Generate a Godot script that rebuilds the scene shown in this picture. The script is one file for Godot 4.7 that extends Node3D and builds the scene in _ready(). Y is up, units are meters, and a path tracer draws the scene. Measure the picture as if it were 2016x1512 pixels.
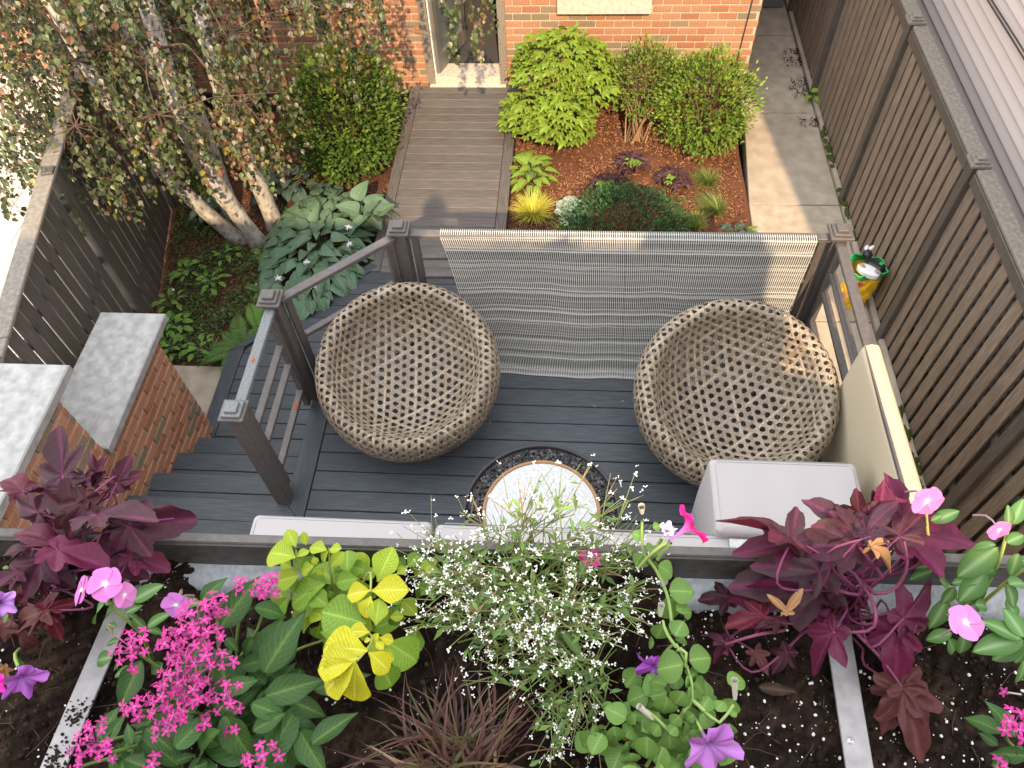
extends Node3D
# A small fenced back garden and deck seen from the roof terrace above it. y is up, metres, y = 0 is the deck.

const FOCAL := 1521.0
var rng := RandomNumberGenerator.new()
var cam: Camera3D
var names := {}
var boxes := {}
var M := {}
var T := {}


# ------------------------------------------------------------------ mesh building
class MB:
	var V := PackedVector3Array()
	var N := PackedVector3Array()
	var C := PackedColorArray()
	var U := PackedVector2Array()
	var I := PackedInt32Array()

	func tri(a: Vector3, b: Vector3, c: Vector3, col := Color.WHITE) -> void:
		var n := (c - a).cross(b - a)
		if n.length_squared() < 1e-16:
			return
		n = n.normalized()
		var k := V.size()
		for p in [a, b, c]:
			V.append(p); N.append(n); C.append(col); U.append(Vector2(p.x + p.y, p.z))
		I.append_array(PackedInt32Array([k, k + 1, k + 2]))

	# a flat face turned away from the point «inside»
	func face(pts: Array, inside: Vector3, col := Color.WHITE) -> void:
		var mid := Vector3.ZERO
		for p in pts:
			mid += p
		mid /= pts.size()
		var n: Vector3 = (pts[2] - pts[0]).cross(pts[1] - pts[0])
		for i in range(1, pts.size() - 1):
			if n.dot(mid - inside) >= 0.0:
				tri(pts[0], pts[i], pts[i + 1], col)
			else:
				tri(pts[0], pts[i + 1], pts[i], col)

	# rows of points become one smooth surface; cols holds a colour per row, or per point
	func grid(rows: Array, cols: Array, closed := false, uv := []) -> void:
		var m: int = rows.size()
		var n: int = rows[0].size()
		var k := V.size()
		for i in m:
			var per: bool = cols.size() > 1 and cols[i] is PackedColorArray
			for j in n:
				var up: Vector3 = rows[mini(i + 1, m - 1)][j] - rows[maxi(i - 1, 0)][j]
				var jn := j + 1
				var jp := j - 1
				if closed:
					jn = 1 if j == n - 1 else j + 1
					jp = n - 2 if j == 0 else j - 1
				var ac: Vector3 = rows[i][mini(jn, n - 1)] - rows[i][maxi(jp, 0)]
				var nn := up.cross(ac)
				if nn.length_squared() < 1e-18:
					var i2 := clampi(i + (1 if i < m / 2 else -1), 0, m - 1)
					ac = rows[i2][mini(jn, n - 1)] - rows[i2][maxi(jp, 0)]
					nn = up.cross(ac)
				V.append(rows[i][j])
				N.append(nn.normalized() if nn.length_squared() > 1e-20 else Vector3.UP)
				C.append(cols[i][j] if per else cols[mini(i, cols.size() - 1)])
				U.append(uv[i][j] if uv.size() else Vector2(float(j) / maxi(n - 1, 1), float(i) / maxi(m - 1, 1)))
		for i in m - 1:
			for j in n - 1:
				var a := k + i * n + j
				I.append_array(PackedInt32Array([a, a + 1, a + n, a + 1, a + n + 1, a + n]))

	func tube(path: PackedVector3Array, radii: PackedFloat32Array, sides: int, cols: Array) -> void:
		var rows := []
		var ref := Vector3.UP
		var d0 := (path[1] - path[0]).normalized()
		if absf(d0.dot(ref)) > 0.9:
			ref = Vector3.RIGHT
		var side := d0.cross(ref).normalized()
		for i in path.size():
			var d := (path[mini(i + 1, path.size() - 1)] - path[maxi(i - 1, 0)]).normalized()
			side = (side - d * side.dot(d)).normalized()
			var other := side.cross(d)
			var row := PackedVector3Array()
			var r: float = radii[mini(i, radii.size() - 1)]
			for j in sides + 1:
				var a := TAU * j / sides
				row.append(path[i] + (side * cos(a) + other * sin(a)) * r)
			rows.append(row)
		grid(rows, cols, true)

	# chamfered box
	func box(xf: Transform3D, size: Vector3, b := 0.004, col := Color.WHITE) -> void:
		var h := size / 2.0
		b = minf(b, minf(h.x, minf(h.y, h.z)) * 0.9)
		var px := {}
		var py := {}
		var pz := {}
		for sx in [-1, 1]:
			for sy in [-1, 1]:
				for sz in [-1, 1]:
					var key := Vector3i(sx, sy, sz)
					px[key] = xf * Vector3(sx * h.x, sy * (h.y - b), sz * (h.z - b))
					py[key] = xf * Vector3(sx * (h.x - b), sy * h.y, sz * (h.z - b))
					pz[key] = xf * Vector3(sx * (h.x - b), sy * (h.y - b), sz * h.z)
		var o := xf.origin
		for s in [-1, 1]:
			face([px[Vector3i(s, -1, -1)], px[Vector3i(s, 1, -1)], px[Vector3i(s, 1, 1)], px[Vector3i(s, -1, 1)]], o, col)
			face([py[Vector3i(-1, s, -1)], py[Vector3i(1, s, -1)], py[Vector3i(1, s, 1)], py[Vector3i(-1, s, 1)]], o, col)
			face([pz[Vector3i(-1, -1, s)], pz[Vector3i(1, -1, s)], pz[Vector3i(1, 1, s)], pz[Vector3i(-1, 1, s)]], o, col)
			for q in [-1, 1]:
				face([px[Vector3i(s, q, -1)], py[Vector3i(s, q, -1)], py[Vector3i(s, q, 1)], px[Vector3i(s, q, 1)]], o, col)
				face([px[Vector3i(s, -1, q)], pz[Vector3i(s, -1, q)], pz[Vector3i(s, 1, q)], px[Vector3i(s, 1, q)]], o, col)
				face([py[Vector3i(-1, s, q)], pz[Vector3i(-1, s, q)], pz[Vector3i(1, s, q)], py[Vector3i(1, s, q)]], o, col)
				for r in [-1, 1]:
					var key := Vector3i(s, q, r)
					face([px[key], py[key], pz[key]], o, col)

	# a convex outline in x and z, raised from y0 to y1, its upper edge chamfered
	func prism(outline: Array, y0: float, y1: float, b := 0.004, col := Color.WHITE) -> void:
		var n := outline.size()
		var area := 0.0
		var mid := Vector2.ZERO
		for i in n:
			area += outline[i].cross(outline[(i + 1) % n])
			mid += outline[i] / n
		var sgn := 1.0 if area > 0.0 else -1.0
		var ins := []
		for i in n:
			var e1: Vector2 = (outline[i] - outline[(i + n - 1) % n]).normalized()
			var e2: Vector2 = (outline[(i + 1) % n] - outline[i]).normalized()
			var n1 := Vector2(-e1.y, e1.x) * sgn
			var n2 := Vector2(-e2.y, e2.x) * sgn
			var q := (n1 + n2) / maxf(1.0 + n1.dot(n2), 0.3)
			ins.append(outline[i] + q * b)
		var inside := Vector3(mid.x, (y0 + y1) / 2.0, mid.y)
		var top := []
		var low := []
		for i in n:
			top.append(Vector3(ins[i].x, y1, ins[i].y))
			low.append(Vector3(outline[i].x, y0, outline[i].y))
			var a: Vector2 = outline[i]
			var c: Vector2 = outline[(i + 1) % n]
			var ia: Vector2 = ins[i]
			var ic: Vector2 = ins[(i + 1) % n]
			face([Vector3(a.x, y0, a.y), Vector3(c.x, y0, c.y), Vector3(c.x, y1 - b, c.y), Vector3(a.x, y1 - b, a.y)], inside, col)
			face([Vector3(a.x, y1 - b, a.y), Vector3(c.x, y1 - b, c.y), Vector3(ic.x, y1, ic.y), Vector3(ia.x, y1, ia.y)], inside, col)
		face(top, inside, col)
		face(low, inside, col)

	# a profile (radius, height) turned about the y axis
	func lathe(profile: Array, sides: int, col := Color.WHITE, at := Transform3D()) -> void:
		var rows := []
		for p in profile:
			var row := PackedVector3Array()
			for j in sides + 1:
				var a := -TAU * j / sides
				row.append(at * Vector3(p.x * cos(a), p.y, p.x * sin(a)))
			rows.append(row)
		grid(rows, [col], true)

	func done() -> ArrayMesh:
		var a := []
		a.resize(Mesh.ARRAY_MAX)
		a[Mesh.ARRAY_VERTEX] = V
		a[Mesh.ARRAY_NORMAL] = N
		a[Mesh.ARRAY_COLOR] = C
		a[Mesh.ARRAY_TEX_UV] = U
		a[Mesh.ARRAY_INDEX] = I
		var m := ArrayMesh.new()
		m.add_surface_from_arrays(Mesh.PRIMITIVE_TRIANGLES, a)
		return m


# ------------------------------------------------------------------ scene helpers
func numbered(called: String) -> String:
	var n: int = names.get(called, 0)
	names[called] = n + 1
	return called if n == 0 else "%s_%03d" % [called, n]


func thing(called: String, label: String, category: String, at := Vector3.ZERO, group := "") -> Node3D:
	var o := Node3D.new()
	o.name = numbered(called)
	o.position = at
	add_child(o)
	tag(o, label, category, group)
	return o


func tag(o: Node, label: String, category: String, group := "") -> void:
	o.set_meta("label", label)
	o.set_meta("category", category)
	if group:
		o.set_meta("group", group)


func setting(called: String) -> Node3D:
	var o := Node3D.new()
	o.name = numbered(called)
	add_child(o)
	o.set_meta("kind", "structure")
	return o


# a part in the axes of the world: its parent's place is taken off
func part(parent: Node3D, called: String, mesh: Mesh, m: Material, xf := Transform3D(), stuff := false) -> MeshInstance3D:
	var o := MeshInstance3D.new()
	o.mesh = mesh
	o.material_override = m
	o.transform = xf
	var n: int = parent.get_meta("made_" + called, 0)
	parent.set_meta("made_" + called, n + 1)
	o.name = called if n == 0 else "%s_%03d" % [called, n]
	parent.add_child(o, true)
	if stuff:
		o.set_meta("kind", "stuff")
	return o


func single(called: String, mesh: Mesh, m: Material, at := Transform3D()) -> MeshInstance3D:
	var o := MeshInstance3D.new()
	o.mesh = mesh
	o.material_override = m
	o.transform = at
	o.name = numbered(called)
	add_child(o)
	return o


func many(parent: Node3D, called: String, mesh: Mesh, m: Material, places: Array, colors := []) -> MultiMeshInstance3D:
	var mm := MultiMesh.new()
	mm.transform_format = MultiMesh.TRANSFORM_3D
	mm.use_colors = colors.size() > 0
	mm.mesh = mesh
	mm.instance_count = places.size()
	for i in places.size():
		mm.set_instance_transform(i, places[i])
		if colors.size():
			mm.set_instance_color(i, colors[i])
	var o := MultiMeshInstance3D.new()
	o.multimesh = mm
	o.material_override = m
	o.set_meta("kind", "stuff")
	if parent == null:
		o.name = numbered(called)
		add_child(o)
	else:
		o.name = called
		parent.add_child(o, true)
	return o


func bx(size: Vector3, b := 0.004) -> ArrayMesh:
	var key := "%.4f %.4f %.4f %.4f" % [size.x, size.y, size.z, b]
	if not boxes.has(key):
		var mb := MB.new()
		mb.box(Transform3D(), size, b)
		boxes[key] = mb.done()
	return boxes[key]


func at(x: float, y: float, z: float, basis := Basis()) -> Transform3D:
	return Transform3D(basis, Vector3(x, y, z))


# a bar of the given thickness between two points; its third axis stays near «up»
func bar(mb: MB, a: Vector3, b: Vector3, w: float, h: float, bev := 0.004, col := Color.WHITE) -> void:
	var d := b - a
	var zz := d.normalized()
	var xx := Vector3.UP.cross(zz)
	if xx.length() < 0.05:
		xx = Vector3.RIGHT
	xx = xx.normalized()
	var yy := zz.cross(xx)
	mb.box(Transform3D(Basis(xx, yy, zz), (a + b) / 2.0), Vector3(w, h, d.length()), bev, col)


# the place at height h that a camera at the photograph's viewpoint sees at that spot of the 2016 x 1512 picture
func P(px: float, py: float, h: float) -> Vector3:
	var r := cam.basis * Vector3((px - 1008.0) / FOCAL, -(py - 756.0) / FOCAL, -1.0)
	return cam.position + r * ((h - cam.position.y) / r.y)


func r(a: float, b: float) -> float:
	return rng.randf_range(a, b)


func vary(c: Color, amount: float) -> Color:
	var k := 1.0 + r(-amount, amount)
	return Color(c.r * k * (1.0 + r(-amount, amount) * 0.3), c.g * k, c.b * k * (1.0 + r(-amount, amount) * 0.3))


func L(a: float, b: float, c: float) -> Color:
	return Color(a, b, c)


# ------------------------------------------------------------------ textures and materials
func noise_image(w: int, h: int, seed_: int, fx: float, fy: float, octaves: int, lo: float, hi: float, power := 1.0) -> Image:
	var n := FastNoiseLite.new()
	n.seed = seed_
	n.noise_type = FastNoiseLite.TYPE_SIMPLEX_SMOOTH
	n.frequency = 1.0
	n.fractal_octaves = octaves
	var im := Image.create(w, h, false, Image.FORMAT_RGB8)
	for y in h:
		for x in w:
			var u := float(x) / w
			var v := float(y) / h
			# blended over its own edges, so that it repeats without a seam
			var bu := smoothstep(0.8, 1.0, u)
			var bv := smoothstep(0.8, 1.0, v)
			var s := n.get_noise_2d(u * fx, v * fy)
			if bu > 0.0:
				s = lerpf(s, n.get_noise_2d((u - 1.0) * fx, v * fy), bu)
			if bv > 0.0:
				var s2 := n.get_noise_2d(u * fx, (v - 1.0) * fy)
				if bu > 0.0:
					s2 = lerpf(s2, n.get_noise_2d((u - 1.0) * fx, (v - 1.0) * fy), bu)
				s = lerpf(s, s2, bv)
			var k := lerpf(lo, hi, pow(clampf(s * 0.75 + 0.5, 0.0, 1.0), power))
			im.set_pixel(x, y, Color(k, k, k))
	return im


func tex(im: Image) -> ImageTexture:
	return ImageTexture.create_from_image(im)


func make_textures() -> void:
	T.mottle = tex(noise_image(256, 256, 3, 7.0, 7.0, 5, 0.84, 1.0))
	T.fine = tex(noise_image(256, 256, 8, 40.0, 40.0, 3, 0.82, 1.0))
	T.grain_u = tex(noise_image(256, 256, 5, 5.0, 60.0, 4, 0.64, 1.0))
	T.grain_v = tex(noise_image(256, 256, 6, 60.0, 5.0, 4, 0.60, 1.0))
	T.blotch = tex(noise_image(512, 512, 14, 9.0, 9.0, 6, 0.78, 1.0, 0.9))
	T.lichen = tex(noise_image(256, 256, 21, 10.0, 10.0, 6, 0.78, 1.0, 1.0))
	T.wear = tex(noise_image(256, 256, 31, 9.0, 9.0, 5, 0.70, 1.0, 0.6))
	# leaf blades with a pale midrib and side veins; u runs across, v from base to tip
	for k in 2:
		var im := Image.create(128, 256, false, Image.FORMAT_RGB8)
		var nz := FastNoiseLite.new()
		nz.seed = 40 + k
		nz.frequency = 0.03
		for y in 256:
			for x in 128:
				var s := absf(x / 63.5 - 1.0)
				var t := y / 255.0
				var q := fposmod((t - s * (0.22 if k == 0 else 0.34)) * (11.0 if k == 0 else 8.0), 1.0)
				var vein := maxf(exp(-pow(s / 0.05, 2.0)), 0.55 * exp(-pow((q - 0.5) / 0.09, 2.0)) * smoothstep(1.0, 0.6, s))
				var g := 0.86 + 0.08 * nz.get_noise_2d(x * 2.0, y * 1.6) - 0.05 * smoothstep(0.1, 0.5, absf(q - 0.5))
				g = lerpf(g, 1.0, vein)
				im.set_pixel(x, y, Color(g, g, g))
		T["vein%d" % k] = tex(im)


func mat(called: String, c: Color, rough := 0.7, o := {}) -> StandardMaterial3D:
	var m := StandardMaterial3D.new()
	m.resource_name = called
	m.albedo_color = c.linear_to_srgb()
	m.roughness = rough
	m.vertex_color_use_as_albedo = o.get("vc", false)
	m.metallic = o.get("metal", 0.0)
	m.metallic_specular = o.get("spec", 0.5 if rough < 0.9 else 0.2)
	if o.has("tex"):
		m.albedo_texture = T[o.tex]
		if not o.get("uv", false):
			m.uv1_triplanar = true
			m.uv1_world_triplanar = o.get("world", true)
		var s = o.get("scale", 1.0)
		m.uv1_scale = s if s is Vector3 else Vector3(s, s, s)
	if o.has("relief"):
		m.heightmap_enabled = true
		m.heightmap_texture = T[o.get("relief_tex", o.tex)]
		m.heightmap_scale = o.relief
	if o.has("back"):
		m.backlight_enabled = true
		m.backlight = o.back
		m.cull_mode = BaseMaterial3D.CULL_DISABLED
	if o.get("two", false):
		m.cull_mode = BaseMaterial3D.CULL_DISABLED
	M[called] = m
	return m


func _ready() -> void:
	rng.seed = 20240
	# --- camera, sky, sun, exposure
	cam = Camera3D.new()
	cam.name = "camera"
	cam.basis = Basis.from_euler(Vector3(deg_to_rad(-54.24), deg_to_rad(6.53), deg_to_rad(-3.70)))
	cam.position = Vector3(0, 4.5, 0)
	cam.fov = 52.86
	cam.near = 0.05
	cam.far = 400.0
	add_child(cam)
	cam.current = true
	var env := Environment.new()
	env.background_mode = Environment.BG_SKY
	var sky := ProceduralSkyMaterial.new()
	sky.sky_top_color = Color(0.845, 0.85, 0.865)
	sky.sky_horizon_color = Color(0.97, 0.94, 0.90)
	sky.sky_curve = 0.25
	sky.sky_energy_multiplier = 1.0
	sky.ground_bottom_color = Color(0.32, 0.30, 0.28)
	sky.ground_horizon_color = Color(0.62, 0.62, 0.62)
	sky.sun_angle_max = 20.0
	env.sky = Sky.new()
	env.sky.sky_material = sky
	env.background_energy_multiplier = 2.5
	env.tonemap_mode = Environment.TONE_MAPPER_LINEAR
	env.tonemap_exposure = 1.62
	env.sdfgi_enabled = true
	env.ssao_enabled = true
	env.ssil_enabled = true
	var we := WorldEnvironment.new()
	we.name = "environment"
	we.environment = env
	add_child(we)
	var sun := DirectionalLight3D.new()
	sun.name = "sun"
	var az := deg_to_rad(7.5)
	var el := deg_to_rad(39.4)
	sun.basis = Basis.looking_at(Vector3(-sin(az) * cos(el), -sin(el), -cos(az) * cos(el)))
	sun.light_energy = 1.38
	sun.light_color = Color(1.0, 0.86, 0.68)
	sun.light_angular_distance = 0.6
	sun.shadow_enabled = true
	add_child(sun)

	make_textures()
	make_materials()
	build_ground()
	build_deck()
	build_brick_house()
	build_fences()
	build_siding_house()
	build_own_house()
	build_piers()
	build_railings()
	build_screens()
	build_furniture()
	build_birch()
	build_garden_left()
	build_garden_right()
	build_bag()
	build_planter()
	build_planter_plants()


func make_materials() -> void:
	mat("deck", L(0.066, 0.081, 0.098), 0.55, {"tex": "grain_u", "scale": Vector3(0.8, 1.0, 2.2), "relief": 0.05})
	mat("deck_z", L(0.064, 0.078, 0.094), 0.55, {"tex": "grain_v", "scale": Vector3(2.2, 1.0, 0.8), "relief": 0.05})
	for i in 3:
		var k: float = [0.90, 1.04, 1.12][i]
		mat("deck%d" % i, L(0.068, 0.083, 0.100) * k, 0.5 + 0.05 * i, {"tex": "grain_u", "scale": Vector3(0.8, 1.0, 2.2), "relief": 0.05})
		mat("walk%d" % i, L(0.175, 0.163, 0.155) * (0.3 + 0.7 * k), 0.6, {"tex": "grain_u", "scale": Vector3(0.7, 1.0, 2.4), "relief": 0.05})
	mat("deck_dark", L(0.03, 0.033, 0.036), 0.7, {"tex": "mottle", "scale": 1.5})
	mat("walk", L(0.175, 0.163, 0.155), 0.6, {"tex": "grain_u", "scale": Vector3(0.8, 1.0, 2.2), "relief": 0.05})
	mat("walk_z", L(0.168, 0.156, 0.148), 0.6, {"tex": "grain_v", "scale": Vector3(2.2, 1.0, 0.8), "relief": 0.05})
	mat("rail", L(0.120, 0.108, 0.104), 0.5, {"tex": "mottle", "scale": 2.5})
	mat("rail_weathered", L(0.20, 0.215, 0.225), 0.6, {"tex": "wear", "scale": 6.0})
	mat("rust", L(0.34, 0.10, 0.035), 0.9)
	mat("fence_brown", L(0.345, 0.272, 0.21), 0.6, {"tex": "grain_v", "scale": Vector3(2.0, 0.7, 2.0), "relief": 0.06})
	mat("fence_brown_b", L(0.305, 0.24, 0.188), 0.6, {"tex": "grain_v", "scale": Vector3(2.0, 0.7, 2.0), "relief": 0.06})
	mat("fence_brown_c", L(0.37, 0.295, 0.23), 0.6, {"tex": "grain_v", "scale": Vector3(2.0, 0.7, 2.0), "relief": 0.06})
	mat("fence_post", L(0.14, 0.125, 0.108), 0.55, {"tex": "grain_v", "scale": Vector3(2.0, 0.7, 2.0)})
	mat("fence_dark", L(0.160, 0.136, 0.124), 0.6, {"tex": "grain_v", "scale": Vector3(2.0, 0.7, 2.0), "relief": 0.06})
	mat("fence_dark_b", L(0.138, 0.118, 0.108), 0.6, {"tex": "grain_v", "scale": Vector3(2.0, 0.7, 2.0), "relief": 0.06})
	mat("fence_cap", L(0.265, 0.240, 0.205), 0.85, {"tex": "lichen", "scale": 2.2, "relief": 0.05})
	mat("concrete", L(0.47, 0.405, 0.315), 0.85, {"tex": "mottle", "scale": 0.8, "relief": 0.03, "relief_tex": "fine"})
	mat("concrete_b", L(0.445, 0.385, 0.305), 0.85, {"tex": "mottle", "scale": 0.6, "relief": 0.03, "relief_tex": "fine"})
	mat("paver", L(0.62, 0.58, 0.53), 0.8, {"tex": "mottle", "scale": 1.4, "relief": 0.08, "relief_tex": "fine"})
	mat("paver_b", L(0.55, 0.52, 0.48), 0.8, {"tex": "mottle", "scale": 1.1, "relief": 0.08, "relief_tex": "fine"})
	mat("stone", L(0.41, 0.412, 0.405), 0.75, {"tex": "blotch", "scale": 1.1, "relief": 0.08})
	mat("sill_stone", L(0.66, 0.60, 0.52), 0.8, {"tex": "mottle", "scale": 2.0})
	mat("mortar", L(0.60, 0.52, 0.40), 0.95, {"tex": "fine", "scale": 3.0, "relief": 0.15})
	mat("mortar_old", L(0.52, 0.46, 0.38), 0.95, {"tex": "fine", "scale": 3.0, "relief": 0.15})
	var reds := [L(0.50, 0.252, 0.155), L(0.46, 0.226, 0.135), L(0.53, 0.285, 0.18), L(0.43, 0.203, 0.125), L(0.49, 0.263, 0.17), L(0.33, 0.25, 0.17), L(0.29, 0.23, 0.165)]
	for i in reds.size():
		mat("brick%d" % i, reds[i], 0.9, {"tex": "wear", "scale": 7.0, "relief": 0.14, "relief_tex": "fine"})
	mat("plinth", L(0.022, 0.021, 0.022), 0.7, {"tex": "mottle", "scale": 2.0})
	mat("siding", L(0.54, 0.485, 0.46), 0.5)
	mat("metal_trim", L(0.62, 0.63, 0.64), 0.35, {"metal": 0.6})
	mat("cable", L(0.025, 0.025, 0.027), 0.5)
	mat("pale_cable", L(0.45, 0.45, 0.46), 0.5)
	mat("door_white", L(0.74, 0.75, 0.76), 0.4)
	mat("frame_taupe", L(0.30, 0.265, 0.225), 0.55, {"tex": "wear", "scale": 4.0})
	mat("door_grey", L(0.16, 0.155, 0.15), 0.4)
	var g := mat("glass", Color(0.75, 0.82, 0.85, 0.14), 0.04)
	g.albedo_color = Color(0.75, 0.82, 0.85, 0.14)
	g.transparency = BaseMaterial3D.TRANSPARENCY_ALPHA
	mat("carpet", L(0.09, 0.09, 0.095), 0.95, {"tex": "fine", "scale": 5.0})
	mat("room", L(0.10, 0.095, 0.09), 0.9)
	mat("soil_dark", L(1, 1, 1), 1.0, {"vc": true, "tex": "lichen", "scale": 14.0, "relief": 0.5})
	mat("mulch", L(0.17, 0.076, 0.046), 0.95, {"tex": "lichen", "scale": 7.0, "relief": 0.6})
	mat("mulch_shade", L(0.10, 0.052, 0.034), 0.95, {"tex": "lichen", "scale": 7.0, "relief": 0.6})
	mat("chip", L(1, 1, 1), 0.9, {"vc": true})
	mat("ground", L(0.10, 0.085, 0.065), 0.95, {"tex": "mottle", "scale": 0.5})
	mat("own_wall", L(0.38, 0.17, 0.11), 0.9, {"tex": "wear", "scale": 2.0})
	mat("terrace", L(0.28, 0.27, 0.26), 0.9, {"tex": "mottle", "scale": 1.0})
	mat("roof", L(0.10, 0.10, 0.105), 0.9, {"tex": "mottle", "scale": 1.0})
	mat("cane", L(1, 1, 1), 0.55, {"vc": true, "tex": "wear", "scale": 9.0, "world": false})
	mat("cushion", L(0.40, 0.385, 0.392), 0.85)
	mat("cushion_seam", L(0.27, 0.255, 0.26), 0.85)
	mat("furniture_shade", L(0.08, 0.08, 0.085), 0.8)
	mat("table_black", L(0.018, 0.018, 0.020), 0.45)
	mat("lava", L(1, 1, 1), 0.45, {"vc": true})
	mat("lid_white", L(0.60, 0.62, 0.63), 0.6, {"tex": "mottle", "scale": 6.0})
	mat("wood_ring", L(0.46, 0.24, 0.085), 0.45, {"tex": "grain_u", "scale": 5.0})
	mat("bark", L(1, 1, 1), 0.85, {"vc": true, "tex": "wear", "scale": 5.0, "relief": 0.2, "world": false})
	mat("twig", L(0.11, 0.065, 0.045), 0.8)
	mat("birch_leaf", L(0.98, 0.98, 0.92), 0.42, {"vc": true, "back": Color(0.5, 0.5, 0.25)})
	mat("leaf", L(1, 1, 1), 0.5, {"vc": true, "spec": 0.32, "back": Color(0.5, 0.55, 0.2)})
	mat("leaf_vein", L(1, 1, 1), 0.5, {"vc": true, "spec": 0.32, "tex": "vein0", "uv": true, "relief": 0.015, "back": Color(0.42, 0.5, 0.15)})
	mat("leaf_rib", L(1, 1, 1), 0.45, {"vc": true, "spec": 0.34, "tex": "vein1", "uv": true, "relief": 0.12, "back": Color(0.4, 0.45, 0.15)})
	mat("hosta_leaf", L(1, 1, 1), 0.5, {"vc": true, "spec": 0.38, "tex": "vein0", "uv": true, "relief": 0.06, "back": Color(0.35, 0.4, 0.2)})
	mat("plum_leaf", L(1.12, 1.12, 1.12), 0.5, {"vc": true, "tex": "wear", "world": false, "scale": 11.0, "relief": 0.10, "spec": 0.33, "back": Color(0.28, 0.08, 0.17)})
	mat("petal", L(1, 1, 1), 0.6, {"vc": true, "back": Color(0.4, 0.3, 0.36)})
	mat("stem", L(1, 1, 1), 0.6, {"vc": true})
	mat("grass", L(1, 1, 1), 0.5, {"vc": true, "back": Color(0.5, 0.5, 0.15)})
	mat("planter_metal", L(0.13, 0.122, 0.115), 0.5, {"metal": 0.3, "tex": "wear", "scale": 5.0})
	mat("planter_crust", L(0.46, 0.50, 0.54), 0.8, {"tex": "lichen", "scale": 8.0, "relief": 0.2})
	mat("strap", L(0.36, 0.35, 0.355), 0.45, {"metal": 0.4, "tex": "mottle", "scale": 5.0})
	mat("perlite", L(0.82, 0.82, 0.80), 0.9)
	mat("bag_yellow", L(0.80, 0.48, 0.012), 0.42)
	mat("bag_green", L(0.03, 0.38, 0.10), 0.4)
	mat("bag_red", L(0.62, 0.06, 0.04), 0.5)
	mat("bag_pink", L(0.62, 0.20, 0.26), 0.5)
	mat("white_plastic", L(0.78, 0.78, 0.79), 0.4)
	mat("black_plastic", L(0.018, 0.018, 0.024), 0.4)
	mat("slot", L(0.30, 0.24, 0.21), 0.7)
	mat("amber", L(0.70, 0.28, 0.03), 0.25)
	mat("moss", L(0.055, 0.075, 0.022), 0.95)
	mat("fabric_beige", L(0.62, 0.55, 0.41), 0.9, {"tex": "fine", "scale": 7.0, "back": Color(0.45, 0.42, 0.32)})
	mat("skin", L(0.45, 0.28, 0.2), 0.6)
	mat("cloth_dark", L(0.05, 0.06, 0.09), 0.9)


func v2(a: float, b: float) -> Vector2:
	return Vector2(a, b)


func slab(parent: Node3D, called: String, outline: Array, y0: float, y1: float, m: Material, b := 0.004) -> MeshInstance3D:
	var mb := MB.new()
	mb.prism(outline, y0, y1, b)
	return part(parent, called, mb.done(), m)


func rect(x0: float, x1: float, z0: float, z1: float) -> Array:
	return [v2(x0, z0), v2(x1, z0), v2(x1, z1), v2(x0, z1)]


# an uneven sheet of earth
func earth(called: String, x0: float, x1: float, z0: float, z1: float, y: float, bump: float, m: Material, step := 0.06, dip = null) -> void:
	var nz := FastNoiseLite.new()
	nz.seed = 77
	nz.frequency = 1.3
	var nf := FastNoiseLite.new()
	nf.seed = 78
	nf.frequency = 9.0
	var rows := []
	var z := z0
	while z < z1 + step * 0.5:
		var row := PackedVector3Array()
		var x := x0
		while x < x1 + step * 0.5:
			var h := y + bump * (nz.get_noise_2d(x, z) + 0.35 * nf.get_noise_2d(x, z))
			if dip != null:
				h += dip.call(x, z)
			row.append(Vector3(x, h, z))
			x += step
		rows.append(row)
		z += step
	var mb := MB.new()
	mb.grid(rows, [Color.WHITE])
	var o := single(called, mb.done(), m)
	o.set_meta("kind", "structure")


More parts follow.
